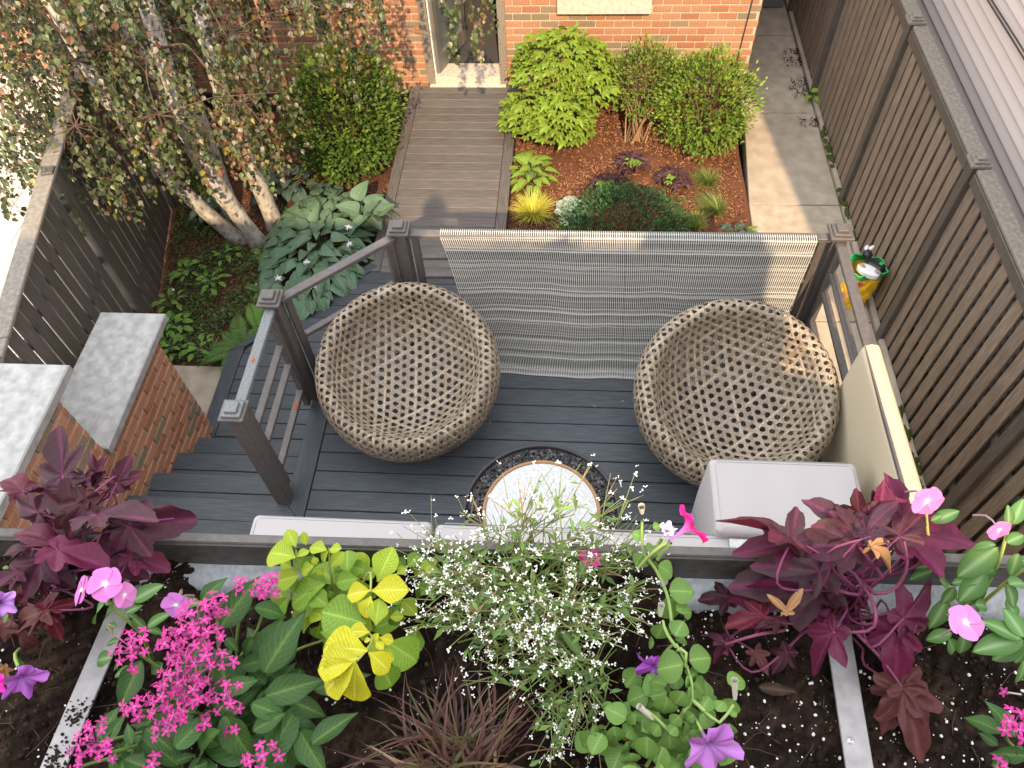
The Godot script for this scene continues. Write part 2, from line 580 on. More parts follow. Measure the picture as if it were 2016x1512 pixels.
func build_ground() -> void:
	var mb := MB.new()
	mb.face([Vector3(-150, -1.25, -150), Vector3(150, -1.25, -150), Vector3(150, -1.25, 150), Vector3(-150, -1.25, 150)], Vector3(0, -5, 0))
	single("ground", mb.done(), M.ground).set_meta("kind", "structure")
	earth("mulch_bed", -0.62, 1.84, -8.08, -3.7, -0.955, 0.05, M.mulch)
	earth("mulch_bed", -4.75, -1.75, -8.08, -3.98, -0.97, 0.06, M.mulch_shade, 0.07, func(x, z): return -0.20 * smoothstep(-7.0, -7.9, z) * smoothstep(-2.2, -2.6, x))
	# bark chips on the beds
	var chip := bx(Vector3(0.026, 0.005, 0.008), 0.002)
	for side in 2:
		var places := []
		var cols := []
		for i in (17000 if side == 0 else 8000):
			var x: float = r(-0.6, 1.80) if side == 0 else r(-4.2, -1.9)
			var z: float = r(-7.9, -4.6) if side == 0 else r(-7.2, -4.0)
			var b := Basis.from_euler(Vector3(r(-0.5, 0.5), r(0, TAU), r(-0.5, 0.5))).scaled(Vector3.ONE * r(0.5, 1.3))
			places.append(Transform3D(b, Vector3(x, (-0.948 if side == 0 else -0.962) + r(-0.02, 0.022), z)))
			var c := L(0.25, 0.118, 0.064).lerp(L(0.44, 0.25, 0.14), pow(rng.randf(), 2.0)) if rng.randf() < 0.75 else L(0.085, 0.036, 0.022)
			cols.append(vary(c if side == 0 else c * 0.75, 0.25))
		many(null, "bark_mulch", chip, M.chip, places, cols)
	# the side path: concrete slabs with open joints
	var path := setting("side_path")
	var zs := [-12.6, -11.0, -9.37, -7.77, -6.23, -4.68, -3.1, -1.5, 0.2]
	for i in zs.size() - 1:
		var xl := []
		for z in [zs[i] + 0.006, zs[i + 1] - 0.006]:
			xl.append(1.985 if z < -8.0 else remap(clampf(z, -8.1, -5.9), -8.1, -5.9, 1.985, 1.82))
		slab(path, "slab", [v2(xl[0], zs[i] + 0.006), v2(2.745, zs[i] + 0.006), v2(2.745, zs[i + 1] - 0.006), v2(xl[1], zs[i + 1] - 0.006)], -1.1, -0.93 + r(-0.002, 0.002), M.concrete if i % 2 == 0 else M.concrete_b, 0.006)
	slab(path, "kerb", rect(2.752, 2.80, -12.6, 0.2), -1.1, -0.885, M.concrete_b, 0.006)
	slab(path, "bed_edging", [v2(1.80, -5.9), v2(1.812, -5.9), v2(1.812, -3.8), v2(1.80, -3.8)], -1.1, -0.925, M.deck_dark)
	# concrete by the foot of the stairs
	var pad := setting("stair_foot_pavement")
	slab(pad, "slab", rect(-4.0, -2.98, -3.99, -3.28), -1.1, -0.93, M.concrete_b, 0.006)
	slab(pad, "slab", rect(-4.0, -3.32, -3.27, -1.2), -1.1, -0.932, M.concrete, 0.006)
	# the neighbour's raised paved yard on the left: pale rectangular pavers
	var yard := setting("paved_yard")
	slab(yard, "yard_base", [v2(-4.80, -8.07), v2(-14.0, -8.07), v2(-14.0, 0.5), v2(-3.25, 0.5)], -1.2, -0.665, M.concrete_b, 0.01)
	var z := -8.05
	var row := 0
	while z < -0.6:
		var w := 0.30 if row % 3 != 1 else 0.45
		var x := -4.95 + (z + 8.05) * 0.228 - 0.12
		var k := 0
		while x > -9.5:
			var l := [0.6, 0.9, 0.45][(k * 2 + row) % 3] as float
			slab(yard, "paver", rect(x - l + 0.004, x - 0.004, z + 0.004, z + w - 0.004), -0.67, -0.632 + r(-0.002, 0.002), [M.paver, M.paver_b, M.paver][rng.randi() % 3], 0.005)
			x -= l
			k += 1
		z += w
		row += 1
	# moss where the fence meets the path
	var tuft := MB.new()
	tuft.lathe([v2(0.001, 0.03), v2(0.018, 0.024), v2(0.03, 0.008), v2(0.032, -0.01)], 7)
	var places := []
	for i in 260:
		var zz := r(-9.0, -0.5)
		if sin(zz * 5.0) + sin(zz * 1.7) < 0.25:
			continue
		places.append(Transform3D(Basis.from_euler(Vector3(0, r(0, 6), 0)).scaled(Vector3(r(0.4, 1.0), r(0.5, 1.3), r(0.6, 1.6))), Vector3(2.765 + r(-0.018, 0.02), -0.885, zz)))
	many(null, "moss", tuft.done(), M.moss, places)


func build_deck() -> void:
	var deck := setting("deck")
	slab(deck, "deck_frame", [v2(-1.78, -0.2), v2(-1.78, -3.06), v2(-1.10, -3.72), v2(1.79, -3.79), v2(1.79, -0.2)], -1.0, -0.032, M.deck_dark)
	var left_of := func(z: float) -> float: return -1.645 if z > -3.06 else -1.645 + (-3.06 - z) * 1.03
	var z := -3.76
	while z < -0.3:
		var z1 := z + 0.1395
		slab(deck, "board", [v2(left_of.call(z), z), v2(1.80, z), v2(1.80, z1), v2(left_of.call(z1), z1)], -0.03, r(-0.0012, 0.0008), M["deck%d" % (rng.randi() % 3)])
		z += 0.1445
	# border boards round the stair side
	slab(deck, "border_board", [v2(-1.79, -3.07), v2(-1.65, -3.05), v2(-1.65, -2.06), v2(-1.79, -2.215)], -0.03, 0.001, M.deck_z)
	slab(deck, "border_board", [v2(-1.79, -3.075), v2(-1.65, -3.055), v2(-1.00, -3.70), v2(-1.10, -3.74)], -0.03, 0.001, M.deck)
	slab(deck, "border_board", [v2(-2.865, -2.225), v2(-1.795, -2.22), v2(-1.655, -2.065), v2(-2.865, -2.075)], -0.03, 0.0015, M.deck)
	z = -2.07
	while z < -0.4:
		slab(deck, "board", rect(-2.865, -1.65, z, z + 0.139), -0.03, r(-0.001, 0.001), M.deck)
		z += 0.1445
	slab(deck, "deck_frame", rect(-2.86, -1.80, -2.19, -0.3), -1.0, -0.033, M.deck_dark)
	# stairs going down and away to the left of the deck
	var stairs := setting("stairs")
	var nose := [-2.51, -2.79, -3.045]
	var back := [-2.20, -2.49, -2.77]
	for i in 3:
		var y := -0.2 * (i + 1)
		var mid: float = nose[i] + 0.145
		slab(stairs, "tread_board", rect(-2.865, -1.80, nose[i], mid - 0.004), y - 0.03, y, M.deck)
		slab(stairs, "tread_board", rect(-2.865, -1.80, mid, back[i]), y - 0.03, y - 0.001, M.deck)
		slab(stairs, "riser", rect(-2.86, -1.80, nose[i] + 0.02, nose[i] + 0.035), y - 0.2, y - 0.031, M.deck_dark)
	slab(stairs, "riser", rect(-2.86, -1.80, -2.195, -2.18), -0.2, -0.034, M.deck_dark)
	# the lower platform round the deck and the boardwalk to the door
	var low := setting("lower_platform")
	slab(low, "platform_frame", [v2(-2.94, -3.03), v2(-2.94, -4.04), v2(-1.88, -5.02), v2(-0.62, -5.0), v2(-0.62, -3.5)], -1.05, -0.822, M.deck_dark)
	z = -5.05
	while z < -3.0:
		var z1 := z + 0.1395
		var xa := func(q: float) -> float: return -2.835 if q > -4.1 else -2.835 + (-4.1 - q) * 1.03
		slab(low, "board", [v2(maxf(xa.call(z), -2.835), z), v2(-0.62, z), v2(-0.62, z1), v2(maxf(xa.call(z1), -2.835), z1)], -0.82, -0.79 + r(-0.001, 0.001), M["deck%d" % (rng.randi() % 3)])
		z += 0.1445
	slab(low, "border_board", [v2(-2.965, -3.03), v2(-2.84, -3.03), v2(-2.84, -4.115), v2(-2.965, -4.065)], -0.82, -0.789, M.deck_z)
	slab(low, "border_board", [v2(-2.965, -4.07), v2(-2.838, -4.118), v2(-1.79, -5.13), v2(-1.885, -5.17)], -0.82, -0.7885, M.deck)
	var walk := setting("boardwalk")
	slab(walk, "boardwalk_frame", rect(-1.875, -0.61, -8.02, -5.06), -1.1, -0.822, M.deck_dark)
	z = -7.93
	while z < -5.08:
		slab(walk, "board", rect(-1.772, -0.722, z, z + 0.1365), -0.82, -0.79 + r(-0.001, 0.001), M["walk%d" % (rng.randi() % 3)])
		z += 0.1405
	slab(walk, "border_board", [v2(-1.885, -8.05), v2(-1.776, -7.93), v2(-1.776, -5.06), v2(-1.885, -5.06)], -0.82, -0.789, M.walk_z)
	slab(walk, "border_board", [v2(-0.61, -8.05), v2(-0.718, -7.93), v2(-0.718, -3.86), v2(-0.61, -3.86)], -0.82, -0.789, M.walk_z)
	slab(walk, "border_board", [v2(-1.881, -8.055), v2(-0.614, -8.055), v2(-0.722, -7.935), v2(-1.772, -7.935)], -0.82, -0.789, M.walk)


# running-bond brickwork on a face: «o» its lower corner, «u» along it, «w» outwards. hole(x0, x1, y) says where bricks are left out
func brickwork(parent: Node3D, o: Vector3, u: Vector3, w: Vector3, length: float, rows: int, course: float, unit: float, depth: float, limit: int, hole = null, rows_first := 0) -> void:
	var up := Vector3.UP
	var basis := Basis(u, up, w) if u.cross(up).dot(w) > 0.0 else Basis(-u, up, w)
	var rest := MB.new()
	var made := 0
	for row in rows:
		var x := -unit * 0.5 if row % 2 else 0.0
		while x < length - 0.01:
			var a := maxf(x, 0.0)
			var b := minf(x + unit - 0.0125, length)
			x += unit
			if b - a < 0.03:
				continue
			if hole != null:
				var cut = hole.call(a, b, row)
				if cut == null:
					continue
				a = cut.x
				b = cut.y
				if b - a < 0.03:
					continue
			var size := Vector3(snappedf(b - a, 0.01), course - 0.0135, depth)
			var c := o + u * ((a + b) / 2.0) + up * ((row + 0.5) * course) + w * (-depth / 2.0 + r(-0.0015, 0.002))
			var bb := basis.rotated(w, r(-0.004, 0.004))
			if made < limit and row >= rows_first:
				var k := rng.randi() % 5
				if rng.randf() < 0.17:
					k = 5 + rng.randi() % 2
				part(parent, "brick", bx(size, 0.006), M["brick%d" % k], Transform3D(bb, c - parent.position))
				made += 1
			else:
				rest.box(Transform3D(bb, c - parent.position), size, 0.006)
	if rest.V.size():
		part(parent, "far_brickwork", rest.done(), M.brick0, Transform3D(), true)


func build_brick_house() -> void:
	var h := thing("brick_house", "red brick house at the far end of the garden with its door standing open", "house", Vector3(-1.2, -0.93, -8.1))
	var wall := func(x0: float, x1: float, y0: float, y1: float, z0: float, z1: float) -> ArrayMesh:
		var mb := MB.new()
		mb.box(Transform3D(Basis(), Vector3((x0 + x1) / 2.0, (y0 + y1) / 2.0, (z0 + z1) / 2.0) - h.position), Vector3(x1 - x0, y1 - y0, z1 - z0), 0.002)
		return mb.done()
	# mortar body of the walls, left open at the door
	part(h, "wall", wall.call(-9.6, -1.68, -0.93, 3.2, -8.40, -8.108), M.mortar)
	part(h, "wall", wall.call(-0.755, 1.965, -0.93, 3.2, -8.40, -8.108), M.mortar)
	part(h, "wall", wall.call(-1.68, -0.755, 1.45, 3.2, -8.40, -8.108), M.mortar)
	part(h, "wall", wall.call(1.75, 1.965, -0.93, 3.2, -13.0, -8.402), M.mortar)
	part(h, "wall", wall.call(-9.6, 1.745, -0.93, 3.2, -13.0, -12.8), M.mortar)
	part(h, "roof", wall.call(-9.8, 2.1, 3.21, 3.35, -13.2, -7.95), M.roof)
	part(h, "plinth", wall.call(-9.6, 1.95, -1.35, -0.94, -8.5, -8.095), M.plinth)
	# right of the door, then left of it: bricks in the picture one by one
	var sill := func(a: float, b: float, row: int):
		var y := -0.93 + (row + 0.5) * 0.0825
		if y > 0.075 and y < 1.3:
			var s0 := 0.755 - 0.175
			var s1 := 0.755 + 0.815
			if a > s0 - 0.02 and b < s1 + 0.02:
				return null
			if a < s0 and b > s0:
				return v2(a, s0 - 0.01)
			if a < s1 and b > s1:
				return v2(s1 + 0.01, b)
		return v2(a, b)
	brickwork(h, Vector3(-0.755, -0.93, -8.1), Vector3.RIGHT, Vector3.BACK, 2.725, 15, 0.0825, 0.2, 0.05, 180, sill)
	brickwork(h, Vector3(-1.68, -0.93, -8.1), Vector3.LEFT, Vector3.BACK, 2.3, 13, 0.0825, 0.2, 0.05, 130)
	brickwork(h, Vector3(-3.985, -0.93, -8.1), Vector3.LEFT, Vector3.BACK, 5.5, 14, 0.0825, 0.2, 0.05, 0)
	brickwork(h, Vector3(-0.755, -0.93 + 15 * 0.0825, -8.1), Vector3.RIGHT, Vector3.BACK, 2.725, 30, 0.0825, 0.2, 0.05, 0, func(a, b, row): return null if row < 12 and b > 0.58 and a < 1.57 else v2(a, b))
	brickwork(h, Vector3(-1.68, -0.93 + 13 * 0.0825, -8.1), Vector3.LEFT, Vector3.BACK, 7.8, 30, 0.0825, 0.2, 0.05, 0)
	brickwork(h, Vector3(1.97, -0.93, -8.11), Vector3.FORWARD, Vector3.RIGHT, 3.2, 40, 0.0825, 0.2, 0.05, 0)
	# window over its pale stone sill
	var win := part(h, "window", wall.call(-0.17, 0.81, 0.30, 1.35, -8.2, -8.13), M.frame_taupe)
	part(win, "pane", wall.call(-0.12, 0.76, 0.36, 1.30, -8.125, -8.12), M.glass)
	part(h, "window_sill", wall.call(-0.178, 0.812, 0.085, 0.295, -8.2, -8.03), M.sill_stone)
	part(h, "window_sill", wall.call(-3.1, -2.35, 0.16, 0.36, -8.2, -8.03), M.sill_stone)
	# doorway: threshold stone, jambs, a glazed leaf standing open inwards, carpet and room behind
	part(h, "threshold", wall.call(-1.66, -0.765, -0.89, -0.775, -8.3, -8.03), M.sill_stone)
	part(h, "threshold", wall.call(-1.60, -0.81, -0.774, -0.70, -8.38, -8.10), M.sill_stone)
	var frame := part(h, "door_frame", wall.call(-1.685, -1.595, -0.77, 1.46, -8.28, -8.07), M.frame_taupe)
	part(h, "door_frame", wall.call(-0.83, -0.745, -0.77, 1.46, -8.28, -8.07), M.frame_taupe)
	part(h, "door_frame", wall.call(-1.59, -0.835, 1.40, 1.47, -8.28, -8.07), M.frame_taupe)
	part(frame, "hinge_strip", wall.call(-1.592, -1.575, -0.70, 1.39, -8.24, -8.10), M.door_white)
	var door := Node3D.new()
	door.name = "door"
	door.position = Vector3(-1.565, -0.69, -8.16) - h.position
	door.basis = Basis(Vector3.UP, deg_to_rad(70.0))
	h.add_child(door)
	for q in [[0.05, 0.05, 0.1, 2.06], [0.69, 0.05, 0.1, 2.06]]:
		part(door, "stile", bx(Vector3(0.1, 2.06, 0.045), 0.004), M.door_grey, at(q[0], 1.03, 0))
	part(door, "rail", bx(Vector3(0.538, 0.2, 0.042), 0.004), M.door_grey, at(0.37, 0.10, 0))
	part(door, "rail", bx(Vector3(0.538, 0.12, 0.042), 0.004), M.door_grey, at(0.37, 2.0, 0))
	part(door, "pane", bx(Vector3(0.54, 1.74, 0.01), 0.002), M.glass, at(0.37, 1.07, 0))
	part(door, "handle", bx(Vector3(0.02, 0.14, 0.09), 0.006), M.metal_trim, at(0.69, 1.0, 0))
	part(h, "carpet", wall.call(-1.67, 0.8, -0.9, -0.715, -12.7, -8.385), M.carpet)
	part(h, "inner_wall", wall.call(0.8, 0.9, -0.9, 2.6, -12.7, -8.41), M.room)
	part(h, "inner_wall", wall.call(-2.2, -2.1, -0.9, 2.6, -12.7, -8.41), M.room)
	part(h, "ceiling", wall.call(-2.2, 0.9, 2.6, 2.7, -12.7, -8.41), M.room)
	# thin cable down the corner of the house
	var mb := MB.new()
	mb.tube(PackedVector3Array([Vector3(1.86, 3.1, -8.09), Vector3(1.855, 0.2, -8.088), Vector3(1.83, -0.5, -8.088), Vector3(1.82, -0.93, -8.088)]), PackedFloat32Array([0.006]), 5, [Color.WHITE])
	var c := single("corner_cable", mb.done(), M.deck_dark)
	tag(c, "thin dark cable running down the brick corner beside the side path", "cable")
	# low grey cabinet at the end of the path
	var box := thing("path_cabinet", "dark grey cabinet standing at the far end of the side path", "cabinet", Vector3(2.36, -0.93, -10.3))
	part(box, "body", bx(Vector3(0.68, 0.9, 0.6), 0.012), M.door_grey, at(0, 0.46, 0))
	part(box, "lid", bx(Vector3(0.72, 0.04, 0.64), 0.01), M.frame_taupe, at(0, 0.932, 0))


func build_fences() -> void:
	# right fence: two staggered layers of upright boards between capped posts
	var f := thing("board_fence", "long brown board fence with a lichen-grey cap along the side path", "fence", Vector3(2.80, -0.93, -5.0))
	var z := -11.9
	var i := 0
	while z < -0.2:
		var m: Material = [M.fence_brown, M.fence_brown_b, M.fence_brown, M.fence_brown_c][rng.randi() % 4]
		var near_post := absf(fposmod(z + 4.50 + 0.9, 1.8) - 0.9) < 0.085
		if not near_post:
			part(f, "board", bx(Vector3(0.018, 1.80, 0.110), 0.003), m, at(0.0 + r(-0.002, 0.002), 0.955, z + 5.0, Basis(Vector3.RIGHT, r(-0.002, 0.002))))
		z += 0.15
		i += 1
	z = -11.825
	var rows := [0.35, 1.0, 1.62]
	for k in rows.size():
		part(f, "cross_rail", bx(Vector3(0.03, 0.085, 11.9), 0.004), M.fence_post, at(0.026, rows[k], -0.9))
	while z < -0.2:
		part(f, "back_board", bx(Vector3(0.016, 1.78, 0.105), 0.003), M.fence_brown_b, at(0.052 + r(-0.002, 0.002), 0.95, z + 5.0))
		z += 0.15
	for pz in [-11.7, -9.9, -8.1, -6.3, -4.5, -2.7, -0.9]:
		var post := part(f, "post", bx(Vector3(0.095, 1.93, 0.095), 0.006), M.fence_post, at(-0.006, 0.965, pz + 5.0))
		for q in [[0.135, 0.026, 0.945], [0.104, 0.02, 0.967], [0.068, 0.018, 0.985]]:
			part(post, "post_cap", bx(Vector3(q[0], q[1], q[0]), 0.004), M.fence_cap, at(0, q[2], 0))
		part(f, "cap_rail", bx(Vector3(0.115, 0.032, 1.66), 0.006), M.fence_cap, at(0.022, 1.885, pz + 5.0 + 0.9))
		part(f, "top_rail", bx(Vector3(0.03, 0.09, 1.66), 0.004), M.fence_post, at(-0.026, 1.82, pz + 5.0 + 0.9))
	# left fence runs at a slight angle
	var a := Vector3(-4.66, -0.97, -8.05)
	var b := Vector3(-3.10, -0.97, -1.2)
	var dir := (b - a).normalized()
	var basis := Basis(Vector3.UP.cross(dir), Vector3.UP, dir)
	var g := thing("board_fence", "dark grey board fence behind the birch on the left", "fence", a)
	g.basis = basis
	var len := a.distance_to(b)
	var s := 0.06
	i = 0
	while s < len:
		if absf(fposmod(s - 0.2 + 0.9, 1.8) - 0.9) > 0.08:
			part(g, "board", bx(Vector3(0.018, 1.82, 0.128), 0.003), M.fence_dark if i % 3 else M.fence_dark_b, at(r(-0.002, 0.002), 0.96, s, Basis(Vector3.RIGHT, r(-0.003, 0.003))))
		s += 0.15
		i += 1
	for y in [0.4, 1.05, 1.6]:
		part(g, "cross_rail", bx(Vector3(0.03, 0.085, len), 0.004), M.fence_dark_b, at(-0.026, y, len / 2.0))
	s = 0.2
	while s < len:
		part(g, "post", bx(Vector3(0.09, 1.93, 0.09), 0.006), M.fence_dark_b, at(0.004, 0.965, s))
		s += 1.8
	s = 0.0
	while s < len - 0.1:
		var l := minf(1.8, len - s)
		part(g, "cap_rail", bx(Vector3(0.125, 0.032, l - 0.006), 0.006), M.fence_cap, at(-0.01, 1.895, s + l / 2.0))
		s += 1.8


func build_siding_house() -> void:
	var h := thing("siding_house", "neighbouring house clad in pale pinkish horizontal siding behind the right fence", "house", Vector3(3.15, -1.0, -6.0))
	var body := MB.new()
	body.box(at(3.0, 3.55, -0.2), Vector3(5.94, 7.1, 11.7), 0.002)
	part(h, "wall", body.done(), M.furniture_shade)
	# overlapping boards, each leaning out at its foot
	var y := 0.02
	while y < 7.0:
		var mb := MB.new()
		var z0 := -6.0
		var z1 := 5.64
		var prof := [[0.0, 0.104], [-0.004, 0.082], [-0.016, 0.030], [-0.021, 0.016], [-0.021, 0.006], [-0.014, 0.0], [0.02, 0.0]]
		var lap := []
		for q in prof:
			lap.append(PackedVector3Array([Vector3(q[0], y + q[1], z1), Vector3(q[0], y + q[1], z0)]))
		mb.grid(lap, [Color.WHITE])
		part(h, "siding_board", mb.done(), M.siding)
		y += 0.1
	part(h, "corner_trim", bx(Vector3(0.12, 7.1, 0.12), 0.01), M.siding, at(0.04, 3.55, 5.70))
	part(h, "roof", bx(Vector3(6.1, 0.16, 12.4), 0.02), M.roof, at(2.95, 7.2, -0.40))
	var c1 := MB.new()
	c1.tube(PackedVector3Array([Vector3(3.02, 0.62, -8.2), Vector3(3.06, 0.55, -7.0), Vector3(3.05, 0.585, -6.2), Vector3(3.08, 0.60, -5.5), Vector3(3.05, 0.65, -4.8), Vector3(3.07, 0.70, -4.1), Vector3(3.06, 0.74, -2.6)]), PackedFloat32Array([0.011]), 6, [Color.WHITE])
	tag(single("siding_cable", c1.done(), M.cable), "black cable sagging along the siding just above the fence cap", "cable")
	var c2 := MB.new()
	c2.tube(PackedVector3Array([Vector3(3.0, 0.66, -8.2), Vector3(3.045, 0.585, -7.0), Vector3(3.05, 0.61, -6.25), Vector3(3.03, 0.53, -5.2)]), PackedFloat32Array([0.009]), 6, [Color.WHITE])
	tag(single("siding_cable", c2.done(), M.pale_cable), "pale cable beside the black one at the foot of the siding", "cable")
	for k in 2:
		var c3 := MB.new()
		c3.tube(PackedVector3Array([Vector3(3.1, 1.32 + k * 0.03, -7.5), Vector3(3.1, 1.335 + k * 0.03, -5.9), Vector3(3.1, 1.36 + k * 0.03, -5.0), Vector3(3.1, 1.40 + k * 0.03, -3.0)]), PackedFloat32Array([0.006]), 5, [Color.WHITE])
		tag(single("wall_wire", c3.done(), M.cable), ["lower of the two thin dark wires high on the siding", "upper of the two thin dark wires high on the siding"][k], "wire", "wires on the siding")


# the house the photograph was taken from: terrace, stair head and the photographer behind the planter
func build_own_house() -> void:
	var h := thing("terrace_house", "brick house whose roof terrace overlooks the deck", "house", Vector3(-0.5, -1.0, 2.5))
	part(h, "wall", bx(Vector3(5.0, 3.9, 5.6), 0.02), M.own_wall, at(0, 1.95, 0.6))
	part(h, "terrace_floor", bx(Vector3(5.02, 0.08, 5.9), 0.01), M.terrace, at(0, 3.95, 0.45))
	part(h, "stair_head", bx(Vector3(5.04, 2.31, 1.6), 0.01), M.own_wall, at(0, 5.145, -0.1))
	var p := thing("person", "person in dark clothes standing behind the planter and holding out a phone", "person", Vector3(-0.50, 2.99, 0.55))
	var mb := MB.new()
	mb.lathe([v2(0.01, 0.0), v2(0.12, 0.02), v2(0.13, 0.5), v2(0.17, 0.9), v2(0.15, 1.05), v2(0.19, 1.22), v2(0.16, 1.31), v2(0.06, 1.36), v2(0.058, 1.42), v2(0.09, 1.45), v2(0.125, 1.53), v2(0.125, 1.62), v2(0.08, 1.69), v2(0.005, 1.715)], 18)
	part(p, "body", mb.done(), M.cloth_dark)
	var t := thing("potted_shrub", "clipped round shrub in a pot on the roof terrace", "potted plant", Vector3(1.45, 2.99, 0.9))
	part(t, "pot", bx(Vector3(0.4, 0.5, 0.4), 0.02), M.terrace, at(0, 0.25, 0))
	part(t, "trunk", bx(Vector3(0.05, 1.5, 0.05), 0.01), M.twig, at(0, 1.2, 0))
	var ball := MB.new()
	for q in [[2.13, 0.23], [1.55, 0.44]]:
		var prof := []
		for i in 11:
			var aa := PI * i / 10.0
			prof.append(v2(maxf(sin(aa), 0.01) * q[1], q[0] - cos(aa) * q[1] * 0.9))
		ball.lathe(prof, 16)
	part(t, "foliage", ball.done(), M.moss)


func build_piers() -> void:
	var q := thing("brick_pier", "lower brick wall beside the stairs with a mottled grey stone cap", "wall", Vector3(-3.09, -1.0, -2.8))
	var core := MB.new()
	core.box(at(-3.085, -0.335, -2.72) * Transform3D(), Vector3(0.43 - 0.018, 1.37, 1.06), 0.002)
	part(q, "core", core.done(), M.mortar_old, Transform3D(Basis(), -q.position))
	brickwork(q, Vector3(-2.869, -1.0, -2.19), Vector3.FORWARD, Vector3.RIGHT, 1.07, 17, 0.0795, 0.2, 0.045, 110)
	brickwork(q, Vector3(-2.869, -1.0, -3.262), Vector3.LEFT, Vector3.FORWARD, 0.43, 17, 0.0795, 0.2, 0.045, 60)
	brickwork(q, Vector3(-3.30, -1.0, -2.19), Vector3.FORWARD, Vector3.LEFT, 1.07, 17, 0.0795, 0.2, 0.045, 0)
	var mb := MB.new()
	mb.prism([v2(-3.325, -3.455), v2(-2.845, -3.455), v2(-2.845, -2.332), v2(-3.325, -2.332)], 0.358, 0.42, 0.008)
	part(q, "stone_cap", mb.done(), M.stone, Transform3D(Basis(), -q.position))
	var s := thing("brick_pier", "taller brick wall nearest the planter with a pale stone cap", "wall", Vector3(-3.09, -1.0, -1.4))
	var core2 := MB.new()
	core2.box(at(-3.085, -0.02, -1.30), Vector3(0.43 - 0.018, 2.0, 2.02), 0.002)
	part(s, "core", core2.done(), M.mortar_old, Transform3D(Basis(), -s.position))
	brickwork(s, Vector3(-2.869, -1.0, -0.40), Vector3.FORWARD, Vector3.RIGHT, 1.925, 25, 0.0795, 0.2, 0.045, 270, null, 8)
	brickwork(s, Vector3(-2.869, -1.0, -2.325), Vector3.LEFT, Vector3.FORWARD, 0.43, 25, 0.0795, 0.2, 0.045, 30, null, 15)
	var mb2 := MB.new()
	mb2.prism([v2(-3.325, -2.52), v2(-2.845, -2.52), v2(-2.845, -0.36), v2(-3.325, -0.36)], 0.99, 1.05, 0.008)
	part(s, "stone_cap", mb2.done(), M.stone, Transform3D(Basis(), -s.position))


func railing_post(parent: Node3D, p: Vector3, called: String, old := false) -> void:
	var post := part(parent, called, bx(Vector3(0.092, 1.02 - p.y, 0.092), 0.005), M.rail, at(p.x, (1.02 + p.y) / 2.0, p.z))
	var y := (1.02 - p.y) / 2.0
	for q in [[0.142, 0.022, 0.012], [0.108, 0.018, 0.032], [0.07, 0.018, 0.050]]:
		part(post, "post_cap", bx(Vector3(q[0], q[1], q[0]), 0.003), M.rail_weathered if old and q[0] < 0.12 else M.rail, at(0, y + q[2], 0))


# a railing panel: top rail, lower rails and an upright at either end
func rail_panel(parent: Node3D, a: Vector3, b: Vector3, heights: Array, old := false) -> void:
	var d := (b - a).normalized()
	var a1 := a + d * 0.05
	var b1 := b - d * 0.05
	var y := Vector3.UP
	var mb := MB.new()
	bar(mb, a1 + y * 0.985, b1 + y * 0.985, 0.062, 0.032)
	part(parent, "top_rail", mb.done(), M.rail_weathered if old else M.rail)
	for h in heights:
		var m2 := MB.new()
		bar(m2, a1 + d * 0.068 + y * h, b1 - d * 0.068 + y * h, 0.045, 0.03)
		part(parent, "lower_rail", m2.done(), M.rail)
	for e in [a1 + d * 0.045, b1 - d * 0.045]:
		var m3 := MB.new()
		m3.box(Transform3D(Basis(Vector3.UP.cross(d), Vector3.UP, d), e + y * 0.50), Vector3(0.04, 0.93, 0.045), 0.004)
		part(parent, "upright", m3.done(), M.rail)


func build_railings() -> void:
	var front := Vector3(-1.80, 0, -2.245)
	var corner := Vector3(-1.80, 0, -3.07)
	var far_left := Vector3(-1.10, 0, -3.70)
	var far_right := Vector3(1.715, 0, -3.725)
	var right_near := Vector3(1.75, 0, -0.6)
	var a := thing("stair_railing", "grey metal railing beside the stairs with a weathered, rust-spotted top rail", "railing", Vector3.ZERO)
	railing_post(a, front, "post", true)
	railing_post(a, corner, "post")
	rail_panel(a, front, corner, [0.715, 0.52, 0.225], true)
	for q in [Vector3(-1.795, 0.243, -2.80), Vector3(-1.80, 1.003, -2.62), Vector3(-1.79, 0.243, -2.84)]:
		var rust := MB.new()
		rust.lathe([v2(0.001, 0.0012), v2(0.006, 0.0013), v2(0.010, 0.0006), v2(0.012, -0.002)], 7)
		part(a, "rust_spot", rust.done(), M.rust, Transform3D(Basis.from_scale(Vector3(0.8, 1, 1.9)), q))
	var b := thing("corner_railing", "short grey railing slanting across the deck corner behind the left basket chair", "railing", Vector3.ZERO)
	rail_panel(b, corner, far_left, [0.60, 0.30])
	railing_post(b, far_left, "post")
	var c := thing("garden_railing", "grey railing along the garden side of the deck carrying the striped screen", "railing", Vector3.ZERO)
	rail_panel(c, far_left, far_right, [0.78, 0.60, 0.30])
	railing_post(c, far_right, "post")
	var d := thing("path_railing", "grey railing along the side path with the beige cloth over it", "railing", Vector3.ZERO)
	rail_panel(d, far_right, right_near, [0.78, 0.60, 0.30])
	railing_post(d, right_near, "post")


